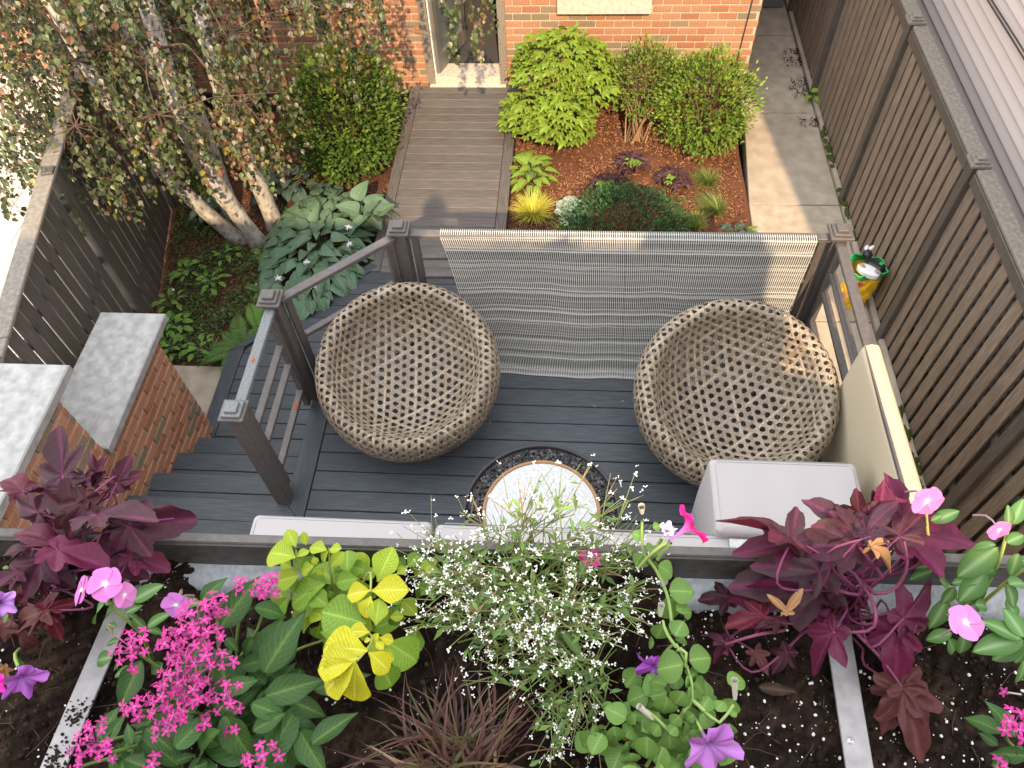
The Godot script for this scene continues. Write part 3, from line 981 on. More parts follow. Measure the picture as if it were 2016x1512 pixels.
func build_screens() -> void:
	# striped outdoor cloth hung over the garden railing down to the deck
	var w := 1024
	var h := 512
	var im := Image.create(w, h, false, Image.FORMAT_RGB8)
	var nz := FastNoiseLite.new()
	nz.seed = 12
	nz.frequency = 0.02
	var band := PackedFloat32Array()
	band.resize(h)
	for y in h:
		band[y] = 0.12 * nz.get_noise_1d(y * 3.0)
	var g2 := RandomNumberGenerator.new()
	g2.seed = 4
	var lines := []
	for i in 46:
		lines.append([g2.randf() * h, g2.randf_range(1.2, 2.6), g2.randf_range(0.25, 0.8), g2.randf() * 100.0])
	for y in h:
		for x in w:
			var s := fposmod(x * 171.0 / w, 1.0)
			var k := 0.76 if s < 0.5 else 0.24
			k += band[y] * 1.3
			k += 0.05 * nz.get_noise_2d(x * 0.35, y * 6.0)
			k = clampf(k, 0.03, 1.0)
			im.set_pixel(x, y, Color(k * 0.99, k, k))
	for l in lines:
		for x in w:
			var yy: float = l[0] + 1.6 * nz.get_noise_2d(x * 0.6, l[3] * 9.0)
			for y in range(maxi(0, int(yy - l[1])), mini(h, int(yy + l[1]) + 1)):
				var k := lerpf(im.get_pixel(x, y).g, 0.88, l[2] * (1.0 - minf(absf(y - yy) / l[1], 1.0) * 0.5))
				im.set_pixel(x, y, Color(k * 0.99, k, k))
	T.stripes = tex(im)
	var sm := mat("striped_cloth", L(0.80, 0.79, 0.76), 0.9, {"tex": "stripes", "uv": true, "two": true, "back": Color(0.35, 0.34, 0.32)})
	sm.texture_repeat = false
	var rows := []
	var uvs := []
	var n := 120
	for i in 36:
		var t := i / 35.0
		var row := PackedVector3Array()
		var uv := PackedVector2Array()
		for j in n + 1:
			var u := float(j) / n
			var xl := lerpf(-0.83, -0.61, (t - 0.12) / 0.88 if t > 0.12 else 0.0)
			var xr := lerpf(1.575, 1.46, smoothstep(0.12, 1.0, t))
			var x := lerpf(xl, xr, u)
			var y: float
			var z: float
			if t < 0.12:   # over the rail, from its back
				var q := t / 0.12
				var aa := lerpf(-0.5, PI, q)
				z = -3.712 - 0.042 * cos(aa)
				y = 0.985 + 0.026 * sin(aa) + (-0.07 * (1.0 - q * 4.0) if q < 0.25 else 0.0)
			else:
				var q := (t - 0.12) / 0.88
				y = lerpf(0.985, 0.012, q)
				z = -3.67 + 0.34 * pow(q, 1.5)
				var wave := sin(x * 7.0 + q * 1.5) * 0.007 + sin(x * 17.0 + 1.3 - q * 2.0) * 0.003 + sin(x * 3.1) * 0.010
				z += wave * smoothstep(0.0, 0.35, q)
				if q > 0.93:
					z += (q - 0.93) * 0.6
			row.append(Vector3(x, y, z))
			uv.append(Vector2(u, t))
		rows.append(row)
		uvs.append(uv)
	var mb := MB.new()
	mb.grid(rows, [Color.WHITE], false, uvs)
	tag(single("striped_screen", mb.done(), sm), "grey and white striped cloth hung over the garden railing behind the basket chairs", "cloth screen")
	# beige cloth over the right railing
	var rb := []
	for i in 24:
		var t := i / 23.0
		var row := PackedVector3Array()
		for j in 41:
			var u := j / 40.0
			var z := lerpf(-2.84, -0.75, u)
			var xr := 1.722 + (z + 3.7) * 0.018
			var p: Vector3
			if t < 0.35:     # outer side up to the rail
				p = Vector3(xr + 0.052 + 0.02 * (0.35 - t), lerpf(0.35, 0.985, t / 0.35), z)
			elif t < 0.5:
				var aa := (t - 0.35) / 0.15 * PI
				p = Vector3(xr + 0.048 * cos(aa), 0.985 + 0.03 * sin(aa), z)
			else:
				var q := (t - 0.5) / 0.5
				p = Vector3(xr - 0.05 - 0.012 * sin(PI * q) + 0.012 * q + 0.008 * sin(z * 4.0) * q, lerpf(0.985, 0.01, q), z - 0.02 * q)
			row.append(p)
		rb.append(row)
	var mb2 := MB.new()
	mb2.grid(rb, [Color.WHITE])
	tag(single("beige_screen", mb2.done(), M.fabric_beige), "plain beige mesh cloth draped over the railing by the side path", "cloth screen")


# a smooth curve through the given points, cut at equal steps of its length
func curve_points(pts: Array, count: int) -> PackedVector2Array:
	var c := Curve2D.new()
	for i in pts.size():
		var d: Vector2 = (pts[mini(i + 1, pts.size() - 1)] - pts[maxi(i - 1, 0)]) / 6.0
		c.add_point(pts[i], -d, d)
	c.bake_interval = 0.01
	var out := PackedVector2Array()
	for i in count:
		out.append(c.sample_baked(c.get_baked_length() * i / (count - 1)))
	return out


func basket_chair() -> Node3D:
	# profile from the middle of the seat, up inside, over the rim and down outside to the base: (radius, height)
	var prof := curve_points([v2(0, 0.125), v2(0.15, 0.13), v2(0.30, 0.17), v2(0.41, 0.25), v2(0.48, 0.35), v2(0.515, 0.44), v2(0.56, 0.478), v2(0.61, 0.445), v2(0.642, 0.35), v2(0.64, 0.24), v2(0.595, 0.125), v2(0.49, 0.04), v2(0.34, 0.0)], 200)
	var length := 0.0
	for i in prof.size() - 1:
		length += prof[i].distance_to(prof[i + 1])
	var step := length / (prof.size() - 1)
	var place := func(uv: Vector2) -> Vector3:
		var rho := minf(uv.length(), length - 0.001)
		var k := rho / step
		var i := int(k)
		var q := prof[i].lerp(prof[mini(i + 1, prof.size() - 1)], k - i)
		var ph := uv.angle()
		return Vector3(q.x * cos(ph), q.y, q.x * sin(ph))
	var o := thing("basket_chair", "", "chair")
	var spacing := 0.0555
	var mb := MB.new()
	for fam in 3:
		var dir := Vector2.from_angle(TAU * fam / 6.0 + PI / 6.0 + 0.03)
		var across := dir.orthogonal()
		var n := int(length / spacing) + 1
		for li in range(-n, n + 1):
			var off := (li + 0.5 + 0.05 * r(-1, 1)) * spacing
			if absf(off) > length - 0.02:
				continue
			var half := sqrt(length * length - off * off)
			var ts := int(half * 2.0 / 0.024) + 2
			var col := L(0.245, 0.190, 0.136).lerp(L(0.45, 0.375, 0.285), rng.randf())
			var rows := []
			var cols := []
			var w := 0.0106 * r(0.8, 1.18)
			for i in ts + 1:
				var t := lerpf(-half, half, float(i) / ts)
				var c2 := dir * t + across * off
				var pa: Vector3 = place.call(c2 - across * w)
				var pb: Vector3 = place.call(c2 + across * w)
				var pc: Vector3 = place.call(c2)
				var along: Vector3 = place.call(c2 + dir * 0.01) - pc
				var nrm := along.cross(pb - pa)
				nrm = nrm.normalized() if nrm.length() > 1e-9 else Vector3.UP
				var lift := 0.0028 * sin(t / spacing * PI + fam * 2.1 + li * PI)
				rows.append(PackedVector3Array([pa + nrm * (lift - 0.002), pc + nrm * (lift + 0.0022), pb + nrm * (lift - 0.002)]))
				cols.append(vary(col, 0.07) * (1.0 + 0.14 * sin(off * 31.0 + t * 9.0) * sin(t * 4.0 + fam)))
			mb.grid(rows, cols)
	part(o, "cane_weave", mb.done(), M.cane, Transform3D(), true)
	var ring := MB.new()
	var path := PackedVector3Array()
	for i in 49:
		path.append(Vector3(cos(TAU * i / 48.0) * 0.34, 0.004, sin(TAU * i / 48.0) * 0.34))
	ring.tube(path, PackedFloat32Array([0.014]), 6, [L(0.16, 0.12, 0.085)])
	part(o, "base_ring", ring.done(), M.cane)
	return o


func build_furniture() -> void:
	var a := basket_chair()
	a.position = Vector3(-1.035, 0.165, -3.085)
	a.basis = Basis(Vector3.UP, 0.10) * Basis(Vector3.RIGHT, deg_to_rad(19.0)) * Basis.from_scale(Vector3.ONE * 0.94)
	tag(a, "round woven cane basket chair standing wholly in the shade, left of the fire table", "chair", "woven basket chairs on the deck")
	var b: Node3D = a.duplicate()
	b.name = numbered("basket_chair")
	add_child(b)
	b.position = Vector3(1.09, 0.18, -2.95)
	b.basis = Basis(Vector3.UP, -0.16) * Basis(Vector3.RIGHT, deg_to_rad(19.0)) * Basis(Vector3.UP, 0.35)
	b.scale = Vector3.ONE * 0.97
	tag(b, "round woven cane basket chair with its right side in the sun, beside the beige cloth", "chair", "woven basket chairs on the deck")

	# fire table: black drum filled with lava rock, a round lid in a wooden ring on it
	var f := thing("fire_table", "round black fire table filled with dark lava rock", "table", Vector3(-0.108, 0, -2.02))
	var drum := MB.new()
	drum.lathe([v2(0.33, 0.0), v2(0.36, 0.02), v2(0.435, 0.33), v2(0.452, 0.385), v2(0.460, 0.40), v2(0.458, 0.408), v2(0.444, 0.408), v2(0.439, 0.395), v2(0.436, 0.37), v2(0.01, 0.37)], 72)
	part(f, "drum", drum.done(), M.table_black)
	var rock := MB.new()
	rock.box(Transform3D(Basis.from_euler(Vector3(0.4, 0.3, 0.2))), Vector3(0.022, 0.015, 0.018), 0.005)
	var places := []
	var cols := []
	for i in 3000:
		var ra := sqrt(r(0.30 * 0.30, 0.432 * 0.432))
		var ph := r(0, TAU)
		places.append(Transform3D(Basis.from_euler(Vector3(r(0, 6), r(0, 6), r(0, 6))).scaled(Vector3.ONE * r(0.5, 1.15)), Vector3(ra * cos(ph), 0.381 + r(-0.004, 0.008), ra * sin(ph))))
		cols.append(vary(L(0.028, 0.028, 0.031), 0.5) if rng.randf() < 0.85 else L(0.10, 0.10, 0.105))
	many(f, "lava_rock", rock.done(), M.lava, places, cols)
	var lid := thing("round_board", "round white board in a wooden ring lying on the fire table", "board", Vector3(-0.108, 0.385, -2.02))
	var plate := MB.new()
	plate.lathe([v2(0.325, 0.0), v2(0.325, 0.016), v2(0.003, 0.017)], 64)
	part(lid, "plate", plate.done(), M.lid_white)
	var ring := MB.new()
	ring.lathe([v2(0.326, -0.004), v2(0.326, 0.02), v2(0.329, 0.024), v2(0.342, 0.024), v2(0.346, 0.02), v2(0.346, -0.004)], 72)
	part(lid, "wooden_ring", ring.done(), M.wood_ring)
	part(lid, "handle_slot", bx(Vector3(0.085, 0.004, 0.006), 0.001), M.table_black, at(0.02, 0.0175, 0.12))
	part(lid, "handle_strip", bx(Vector3(0.105, 0.006, 0.03), 0.002), M.lid_white, at(0.02, 0.019, 0.14))
	for q in [[-0.02, -0.2, 0.7, "nearest the far rim"], [0.03, -0.105, 0.3, "near its middle"], [0.055, -0.125, 1.2, "right of its middle"], [0.115, -0.07, 0.4, "closest to its right rim"], [-0.13, -0.07, 2.0, "closest to its left rim"], [-0.10, -0.08, 0.9, "left of its middle"]]:
		var lf := MB.new()
		lf.prism([v2(-0.008, 0), v2(-0.002, 0.0045), v2(0.006, 0.004), v2(0.010, 0), v2(0.003, -0.004)], 0, 0.002, 0.0005)
		var fallen := single("fallen_leaf", lf.done(), M.furniture_shade, Transform3D(Basis(Vector3.UP, q[2]), lid.position + Vector3(q[0], 0.018, q[1])))
		tag(fallen, "tiny dark withered leaf lying on the round white board, " + q[3], "leaf", "withered leaves on the round board")

	for q in [[1225, 790, 0.4, "pale seed husk lying on the deck left of the right basket chair"], [965, 832, 1.3, "pale seed husk lying on the deck beside the left basket chair"], [606, 775, 0.9, "pale dry twig end at the foot of the corner post"], [1170, 800, 2.2, "tiny dry scrap on the deck between the basket chairs"]]:
		var husk := MB.new()
		husk.prism([v2(-0.016, 0), v2(-0.004, 0.004), v2(0.014, 0.002), v2(0.018, 0), v2(0.002, -0.004)], 0, 0.003, 0.0008)
		tag(single("dry_husk", husk.done(), M.wood_ring if q[2] > 1.0 else M.slot, Transform3D(Basis(Vector3.UP, q[2]), P(q[0], q[1], 0.002))), q[3], "husk")

	# seats along the planter side: upholstered blocks
	var soft := func(size: Vector3) -> ArrayMesh:
		var mb := MB.new()
		var rows := []
		var bev := 0.028
		var ring2 := func(inset: float, y: float) -> PackedVector3Array:
			var row := PackedVector3Array()
			var hx := size.x / 2.0 - inset
			var hz := size.z / 2.0 - inset
			var rr := 0.03
			for k in 33:
				var ang := -TAU * k / 32.0
				var cx: float = signf(cos(ang + 0.001)) * (hx - rr)
				var cz: float = signf(sin(ang + 0.001)) * (hz - rr)
				row.append(Vector3(cx + rr * cos(ang), y, cz + rr * sin(ang)))
			return row
		rows = [ring2.call(0.02, 0.0), ring2.call(0.0, 0.02), ring2.call(-0.004, size.y * 0.5), ring2.call(0.0, size.y - bev), ring2.call(bev * 0.3, size.y - bev * 0.3), ring2.call(bev, size.y)]
		mb.grid(rows, [Color.WHITE], true)
		var top := []
		var m := 14
		var hx := size.x / 2.0 - bev - 0.012
		var hz := size.z / 2.0 - bev - 0.012
		for i in m + 1:
			var row := PackedVector3Array()
			for j in m + 1:
				var u := 2.0 * j / m - 1.0
				var w := 2.0 * i / m - 1.0
				row.append(Vector3(u * (hx + 0.011), size.y - 0.0015 + 0.014 * (1.0 - u * u) * (1.0 - w * w) + 0.003 * sin(u * 9.0 + size.x) * (1.0 - w * w), -w * (hz + 0.011)))
			top.append(row)
		mb.grid(top, [Color.WHITE])
		return mb.done()
	var s := thing("sofa", "pale grey upholstered two-seat sofa seen just beyond the planter", "sofa", Vector3(-0.42, 0, -1.25))
	part(s, "base", bx(Vector3(2.40, 0.24, 0.98), 0.015), M.furniture_shade, at(0, 0.14, 0.02))
	part(s, "cushion", soft.call(Vector3(0.985, 0.46, 1.04)), M.cushion, at(-0.755, 0.262, -0.02))
	part(s, "cushion", soft.call(Vector3(1.72, 0.455, 1.03)), M.cushion, at(0.615, 0.262, -0.015))
	for q in [[-0.755, 0.98], [0.615, 1.72]]:
		part(s, "piping", bx(Vector3(q[1] - 0.1, 0.007, 0.007), 0.003), M.cushion_seam, at(q[0], 0.714, -0.528))
	var k := thing("ottoman", "tall pale grey upholstered block with one sunlit corner beside the right basket chair", "ottoman", Vector3(1.20, 0, -1.98))
	part(k, "block", soft.call(Vector3(0.79, 0.735, 0.44)), M.cushion, at(0, 0.055, 0))
	part(k, "foot_rail", bx(Vector3(0.72, 0.05, 0.38), 0.01), M.furniture_shade, at(0, 0.028, 0))
	part(k, "piping", bx(Vector3(0.70, 0.007, 0.007), 0.003), M.cushion_seam, at(0, 0.783, -0.212))
	part(k, "piping", bx(Vector3(0.007, 0.66, 0.007), 0.003), M.cushion_seam, at(-0.389, 0.40, -0.206))
	var j := thing("low_sofa", "lower pale grey seat cushion tucked against the tall corner block", "sofa", Vector3(1.31, 0, -1.25))
	part(j, "base", bx(Vector3(0.86, 0.24, 0.96), 0.015), M.furniture_shade, at(0, 0.14, 0.02))
	part(j, "cushion", soft.call(Vector3(0.88, 0.46, 1.0)), M.cushion, at(0, 0.262, 0.0))
	part(j, "tray", bx(Vector3(0.3, 0.012, 0.05), 0.003), M.lid_white, at(-0.28, 0.735, -0.47))


# ------------------------------------------------------------------ leaves
# A blade along +z with its base at the origin; «shape» gives half its width (0..1) at t. fold lifts the edges, droop lowers the tip.
func blade(length: float, width: float, shape: String, fold := 0.25, droop := 0.2, base := L(0.06, 0.12, 0.03), vein := L(0.12, 0.2, 0.06), ripple := 0.0, rows_n := 9, half := 3, stalk := 0.0) -> ArrayMesh:
	var rows := []
	var cols := []
	var ph := r(0, TAU)
	for i in rows_n + 1:
		var t := float(i) / rows_n
		var w := 0.0
		match shape:
			"oval": w = pow(sin(PI * pow(t, 0.85)), 0.8)
			"heart": w = pow(sin(PI * pow(t, 0.55)), 0.85)
			"lance": w = pow(sin(PI * pow(t, 0.75)), 1.15)
			"spoon": w = pow(sin(PI * pow(t, 1.2)), 0.95)
			"strap": w = minf(1.0, t * 10.0) * (1.0 - pow(t, 3.0))
		w = maxf(w, 0.0) * width / 2.0
		if i == 0 and stalk > 0.0:
			w = width * 0.03
		var row := PackedVector3Array()
		var cr := PackedColorArray()
		for j in range(-half, half + 1):
			var s := float(j) / half
			var wob := 1.0 + ripple * 0.25 * sin(t * 17.0 + ph + s * 2.0)
			var x := s * w * wob
			var y := fold * absf(x) - droop * length * t * t + ripple * length * 0.10 * sin(t * 13.0 + ph + signf(s)) * s * s
			row.append(Vector3(x, y, t * length * (1.0 - 0.12 * droop * t)))
			cr.append(base.lerp(vein, (1.0 - absf(s)) * 0.30 + (0.35 if j == 0 else 0.0)))
		rows.append(row)
		cols.append(cr)
	var mb := MB.new()
	mb.grid(rows, cols)
	return mb.done()


# a lobed leaf whose stalk joins at the origin: lobes are (angle from +z in degrees, length, half width in degrees)
func lobed(lobes: Array, notch: float, base: Color, vein: Color, cup := 0.15, droop := 0.25, seg := 44, jag := 0.0, power := 1.0) -> ArrayMesh:
	var radial := 5
	var rows := []
	var cols := []
	var ph := r(0, TAU)
	for i in radial + 1:
		var q := float(i) / radial
		var row := PackedVector3Array()
		var cr := PackedColorArray()
		for j in seg + 1:
			var a := -PI + TAU * j / seg
			var rad := notch
			var near := 1e9
			for l in lobes:
				var d := absf(wrapf(a - deg_to_rad(l[0]), -PI, PI))
				var k := 1.0 - d / deg_to_rad(l[2])
				if k > 0.0:
					rad = maxf(rad, notch + (l[1] - notch) * pow(k, power))
				near = minf(near, d)
			if absf(a) > 2.75:
				rad *= lerpf(1.0, 0.25, (absf(a) - 2.75) / 0.39)
			rad *= 1.0 + jag * sin(a * 23.0 + ph)
			var rr := rad * q
			var y := cup * rr * smoothstep(0.0, 0.5, near) * 0.5 - droop * rr * rr / maxf(notch * 2.4, 0.01) + (0.03 + jag * 2.0) * rr * sin(a * 4.0 + ph + q * 2.0) + jag * 0.8 * rr * sin(a * 9.0 + q * 5.0 + ph)
			row.append(Vector3(sin(a) * rr, y, cos(a) * rr))
			cr.append(base.lerp(vein, clampf(1.0 - near * rr / (notch * 0.05 + 0.0004), 0.0, 1.0) * 0.65 + 0.10 * (1.0 - q)))
		rows.append(row)
		cols.append(cr)
	var mb := MB.new()
	mb.grid(rows, cols)
	return mb.done()


# turns and scales a leaf mesh (built along +z) so that it runs from a to b
func along(a: Vector3, b: Vector3, mesh_length: float, roll := 0.0, wide := 1.0, up := Vector3.UP) -> Transform3D:
	var d := b - a
	var z := d.normalized()
	var y := up - z * up.dot(z)
	if y.length() < 0.05:
		y = Vector3.BACK - z * Vector3.BACK.dot(z)
	y = y.normalized().rotated(z, roll)
	var k := d.length() / mesh_length
	return Transform3D(Basis(y.cross(z) * k * wide, y * k, z * k), a)


func stem(parent: Node3D, called: String, pts: Array, r0: float, r1: float, col: Color, sides := 5) -> void:
	var path := PackedVector3Array()
	var c := Curve3D.new()
	for i in pts.size():
		var d: Vector3 = (pts[mini(i + 1, pts.size() - 1)] - pts[maxi(i - 1, 0)]) / 6.0
		c.add_point(pts[i], -d, d)
	var len := c.get_baked_length()
	var n := clampi(int(len / 0.012), 4, 26)
	var rad := PackedFloat32Array()
	for i in n + 1:
		path.append(c.sample_baked(len * i / n, true) - parent.position)
		rad.append(lerpf(r0, r1, float(i) / n))
	var mb := MB.new()
	mb.tube(path, rad, sides, [col])
	part(parent, called, mb.done(), M.stem)


# leaves on a bush: placed through its volume, thick near the surface, in clumps that face outwards and up
func bush_places(c: Vector3, rx: float, ry: float, rz: float, n: int, size: float, base: Color, tip: Color, seed_: int, lump := 0.22, gap := 0.12) -> Array:
	var nz := FastNoiseLite.new()
	nz.seed = seed_
	nz.frequency = 1.0
	var places := []
	var cols := []
	var tries := 0
	while places.size() < n and tries < n * 6:
		tries += 1
		var d := Vector3(r(-1, 1), r(-0.75, 1), r(-1, 1))
		if d.length() > 1.0 or d.length() < 0.05:
			continue
		d = d.normalized()
		var surf := 1.0 + lump * nz.get_noise_3dv(d * 2.6) * 1.6 + lump * 0.5 * nz.get_noise_3dv(d * 7.0)
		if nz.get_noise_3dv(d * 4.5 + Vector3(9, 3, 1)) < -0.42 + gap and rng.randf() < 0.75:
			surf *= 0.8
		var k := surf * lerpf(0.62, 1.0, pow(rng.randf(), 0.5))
		var p := c + Vector3(d.x * rx, d.y * ry, d.z * rz) * k
		var z := (d + Vector3(r(-0.8, 0.8), r(-0.3, 0.9), r(-0.8, 0.8))).normalized()
		var up := (d + Vector3.UP * 0.8 + Vector3(r(-0.5, 0.5), r(-0.2, 0.5), r(-0.5, 0.5))).normalized()
		var x := up.cross(z)
		if x.length() < 0.1:
			continue
		x = x.normalized()
		var y := z.cross(x)
		var s := size * r(0.65, 1.25)
		places.append(Transform3D(Basis(x * s, y * s, z * s), p))
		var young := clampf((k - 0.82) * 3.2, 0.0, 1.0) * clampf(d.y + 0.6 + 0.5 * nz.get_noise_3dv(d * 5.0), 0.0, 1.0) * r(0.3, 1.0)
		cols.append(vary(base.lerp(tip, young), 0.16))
	return [places, cols]


func small_leaf(w := 0.5, droop := 0.12) -> ArrayMesh:
	var mb := MB.new()
	var a := Vector3.ZERO
	var b := Vector3(-w / 2.0, w * 0.14, 0.45)
	var c := Vector3(0, -droop, 1.0)
	var d := Vector3(w / 2.0, w * 0.14, 0.45)
	var m := Vector3(0, -droop * 0.2, 0.5)
	mb.tri(a, b, m); mb.tri(b, c, m); mb.tri(c, d, m); mb.tri(d, a, m)
	return mb.done()


func bush_stems(parent: Node3D, foot: Vector3, c: Vector3, rx: float, ry: float, rz: float, n: int, col: Color) -> void:
	var mb := MB.new()
	for i in n:
		var d := Vector3(r(-1, 1), r(0.1, 1), r(-1, 1)).normalized()
		var e := c + Vector3(d.x * rx, d.y * ry, d.z * rz) * 0.8
		var s := foot + Vector3(r(-0.12, 0.12), 0, r(-0.12, 0.12))
		mb.tube(PackedVector3Array([s, s.lerp(e, 0.4) + Vector3(0, 0.08, 0), e]), PackedFloat32Array([0.011, 0.008, 0.003]), 5, [col])
	part(parent, "branches", mb.done(), M.stem, Transform3D(Basis(), -parent.position), true)


func shrub(called: String, label: String, foot: Vector3, c: Vector3, rad: Vector3, n: int, size: float, base: Color, tip: Color, seed_: int, leaf_mesh: Mesh, lump := 0.22) -> Node3D:
	var o := thing(called, label, "shrub", foot)
	var b := bush_places(c - foot, rad.x, rad.y, rad.z, n, size, base, tip, seed_, lump)
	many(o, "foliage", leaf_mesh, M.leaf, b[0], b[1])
	bush_stems(o, foot, c, rad.x, rad.y, rad.z, 16, L(0.12, 0.075, 0.045))
	return o


# ------------------------------------------------------------------ birch
func build_birch() -> void:
	var o := thing("birch_tree", "weeping birch with several pale peeling trunks standing in the shaded left bed", "tree", Vector3(-3.2, -0.95, -5.65))
	var bark := func(pts: Array, r0: float, r1: float) -> void:
		var c := Curve3D.new()
		for i in pts.size():
			var d: Vector3 = (pts[mini(i + 1, pts.size() - 1)] - pts[maxi(i - 1, 0)]) / 6.0
			c.add_point(pts[i], -d, d)
		var len := c.get_baked_length()
		var rows := []
		var cols := []
		var nz := FastNoiseLite.new()
		nz.seed = int(r(0, 999))
		nz.frequency = 1.0
		var n := int(len / 0.028)
		for i in n + 1:
			var t := float(i) / n
			var p := c.sample_baked(t * len, true)
			var rad := lerpf(r0, r1, t) + 0.045 * r0 / 0.08 * exp(-t * len / 0.07)
			var row := PackedVector3Array()
			var cr := PackedColorArray()
			for j in 19:
				var a := TAU * j / 18.0
				var rough := 1.0 + 0.07 * nz.get_noise_3d(cos(a) * 1.5, t * len * 5.0, sin(a) * 1.5) + (0.10 * sin(a * 3.0 + 1.0) * exp(-t * len / 0.12))
				row.append(p - o.position + Vector3(cos(a), 0, sin(a)) * rad * rough)
				var scar := nz.get_noise_3d(cos(a) * 1.1 + 4.0, t * len * 24.0, sin(a) * 1.1)
				var peel := nz.get_noise_3d(cos(a) * 2.0 - 7.0, t * len * 7.0, sin(a) * 2.0)
				var k := L(0.62, 0.60, 0.56).lerp(L(0.36, 0.29, 0.23), smoothstep(0.05, 0.4, peel))
				k = k.lerp(L(0.78, 0.77, 0.745), smoothstep(0.1, 0.45, -peel))
				k = k.lerp(L(0.07, 0.055, 0.045), smoothstep(0.30, 0.42, scar))
				k = k.lerp(L(0.06, 0.045, 0.035), smoothstep(0.16, 0.0, t * len) * 0.8)
				cr.append(k)
			rows.append(row)
			cols.append(cr)
		var mb := MB.new()
		mb.grid(rows, cols, true)
		part(o, "trunk", mb.done(), M.bark)
	bark.call([Vector3(-3.36, -1.02, -5.66), Vector3(-3.58, -0.3, -5.50), Vector3(-3.72, 0.5, -5.36), Vector3(-3.78, 1.5, -5.30), Vector3(-3.75, 2.9, -5.3)], 0.078, 0.045)
	bark.call([Vector3(-3.15, -1.02, -5.62), Vector3(-3.24, -0.3, -5.52), Vector3(-3.30, 0.5, -5.5), Vector3(-3.25, 1.6, -5.6), Vector3(-3.2, 3.0, -5.7)], 0.082, 0.05)
	bark.call([Vector3(-3.45, -1.02, -5.88), Vector3(-3.55, -0.2, -5.85), Vector3(-3.66, 0.8, -5.9), Vector3(-3.75, 2.4, -6.0)], 0.06, 0.04)
	bark.call([Vector3(-3.03, -1.02, -5.86), Vector3(-3.02, -0.3, -5.80), Vector3(-3.06, 0.6, -5.85), Vector3(-3.0, 1.8, -6.1), Vector3(-2.9, 3.0, -6.3)], 0.085, 0.05)
	bark.call([Vector3(-3.62, -1.02, -6.2), Vector3(-3.70, 0.2, -6.5), Vector3(-3.78, 1.6, -6.7), Vector3(-3.8, 2.8, -6.8)], 0.065, 0.045)
	# boughs, then twigs that hang from them with their leaves
	var boughs := MB.new()
	var twigs := MB.new()
	var places := []
	var cols := []
	var hang := func(top: Vector3, length: float, dense: float, warm: float) -> void:
		var n := maxi(int(length / 0.048), 3)
		var sway := Vector3(r(-0.16, 0.16), 0, r(-0.16, 0.16))
		var path := PackedVector3Array()
		var n2 := 6
		for i in n2 + 1:
			var t := float(i) / n2
			path.append(top + sway * sin(t * 2.2) - Vector3(0, length * t, 0))
		twigs.tube(path, PackedFloat32Array([0.0022, 0.0018, 0.0015, 0.0013, 0.0011, 0.001, 0.0008]), 3, [Color.WHITE])
		var dim := r(0.55, 1.25)
		var reddish := 1.0 if rng.randf() < 0.08 + warm * 0.35 else 0.0
		for i in n:
			if rng.randf() > dense:
				continue
			for q in 2 + rng.randi() % 2:
				var t := (i + 0.35 * rng.randf()) / n
				var p := top + sway * sin(t * 2.2) - Vector3(0, length * t, 0) + Vector3(r(-0.03, 0.03), r(-0.012, 0.012), r(-0.03, 0.03))
				var z := Vector3(r(-0.8, 0.8), -1.0, r(-0.8, 0.8)).normalized()
				var up := Vector3(r(-0.6, 0.6), 0.35, 0.7 + r(-0.6, 0.6))
				var x := up.cross(z).normalized()
				var y := z.cross(x)
				var s := 0.051 * r(0.55, 1.15)
				places.append(Transform3D(Basis(x * s, y * s, z * s), p))
				var c := L(0.050, 0.082, 0.034).lerp(L(0.115, 0.145, 0.060), rng.randf())
				var roll := rng.randf()
				if roll < 0.02 + reddish * 0.45:
					c = L(0.14, 0.060, 0.040).lerp(L(0.19, 0.095, 0.05), rng.randf())
				elif roll < 0.05 + warm * 0.06 + reddish * 0.60:
					c = L(0.22, 0.20, 0.06)
				elif roll < 0.17 + warm * 0.12 + reddish * 0.60:
					c = L(0.17, 0.15, 0.13)
				cols.append(vary(c * dim, 0.16))
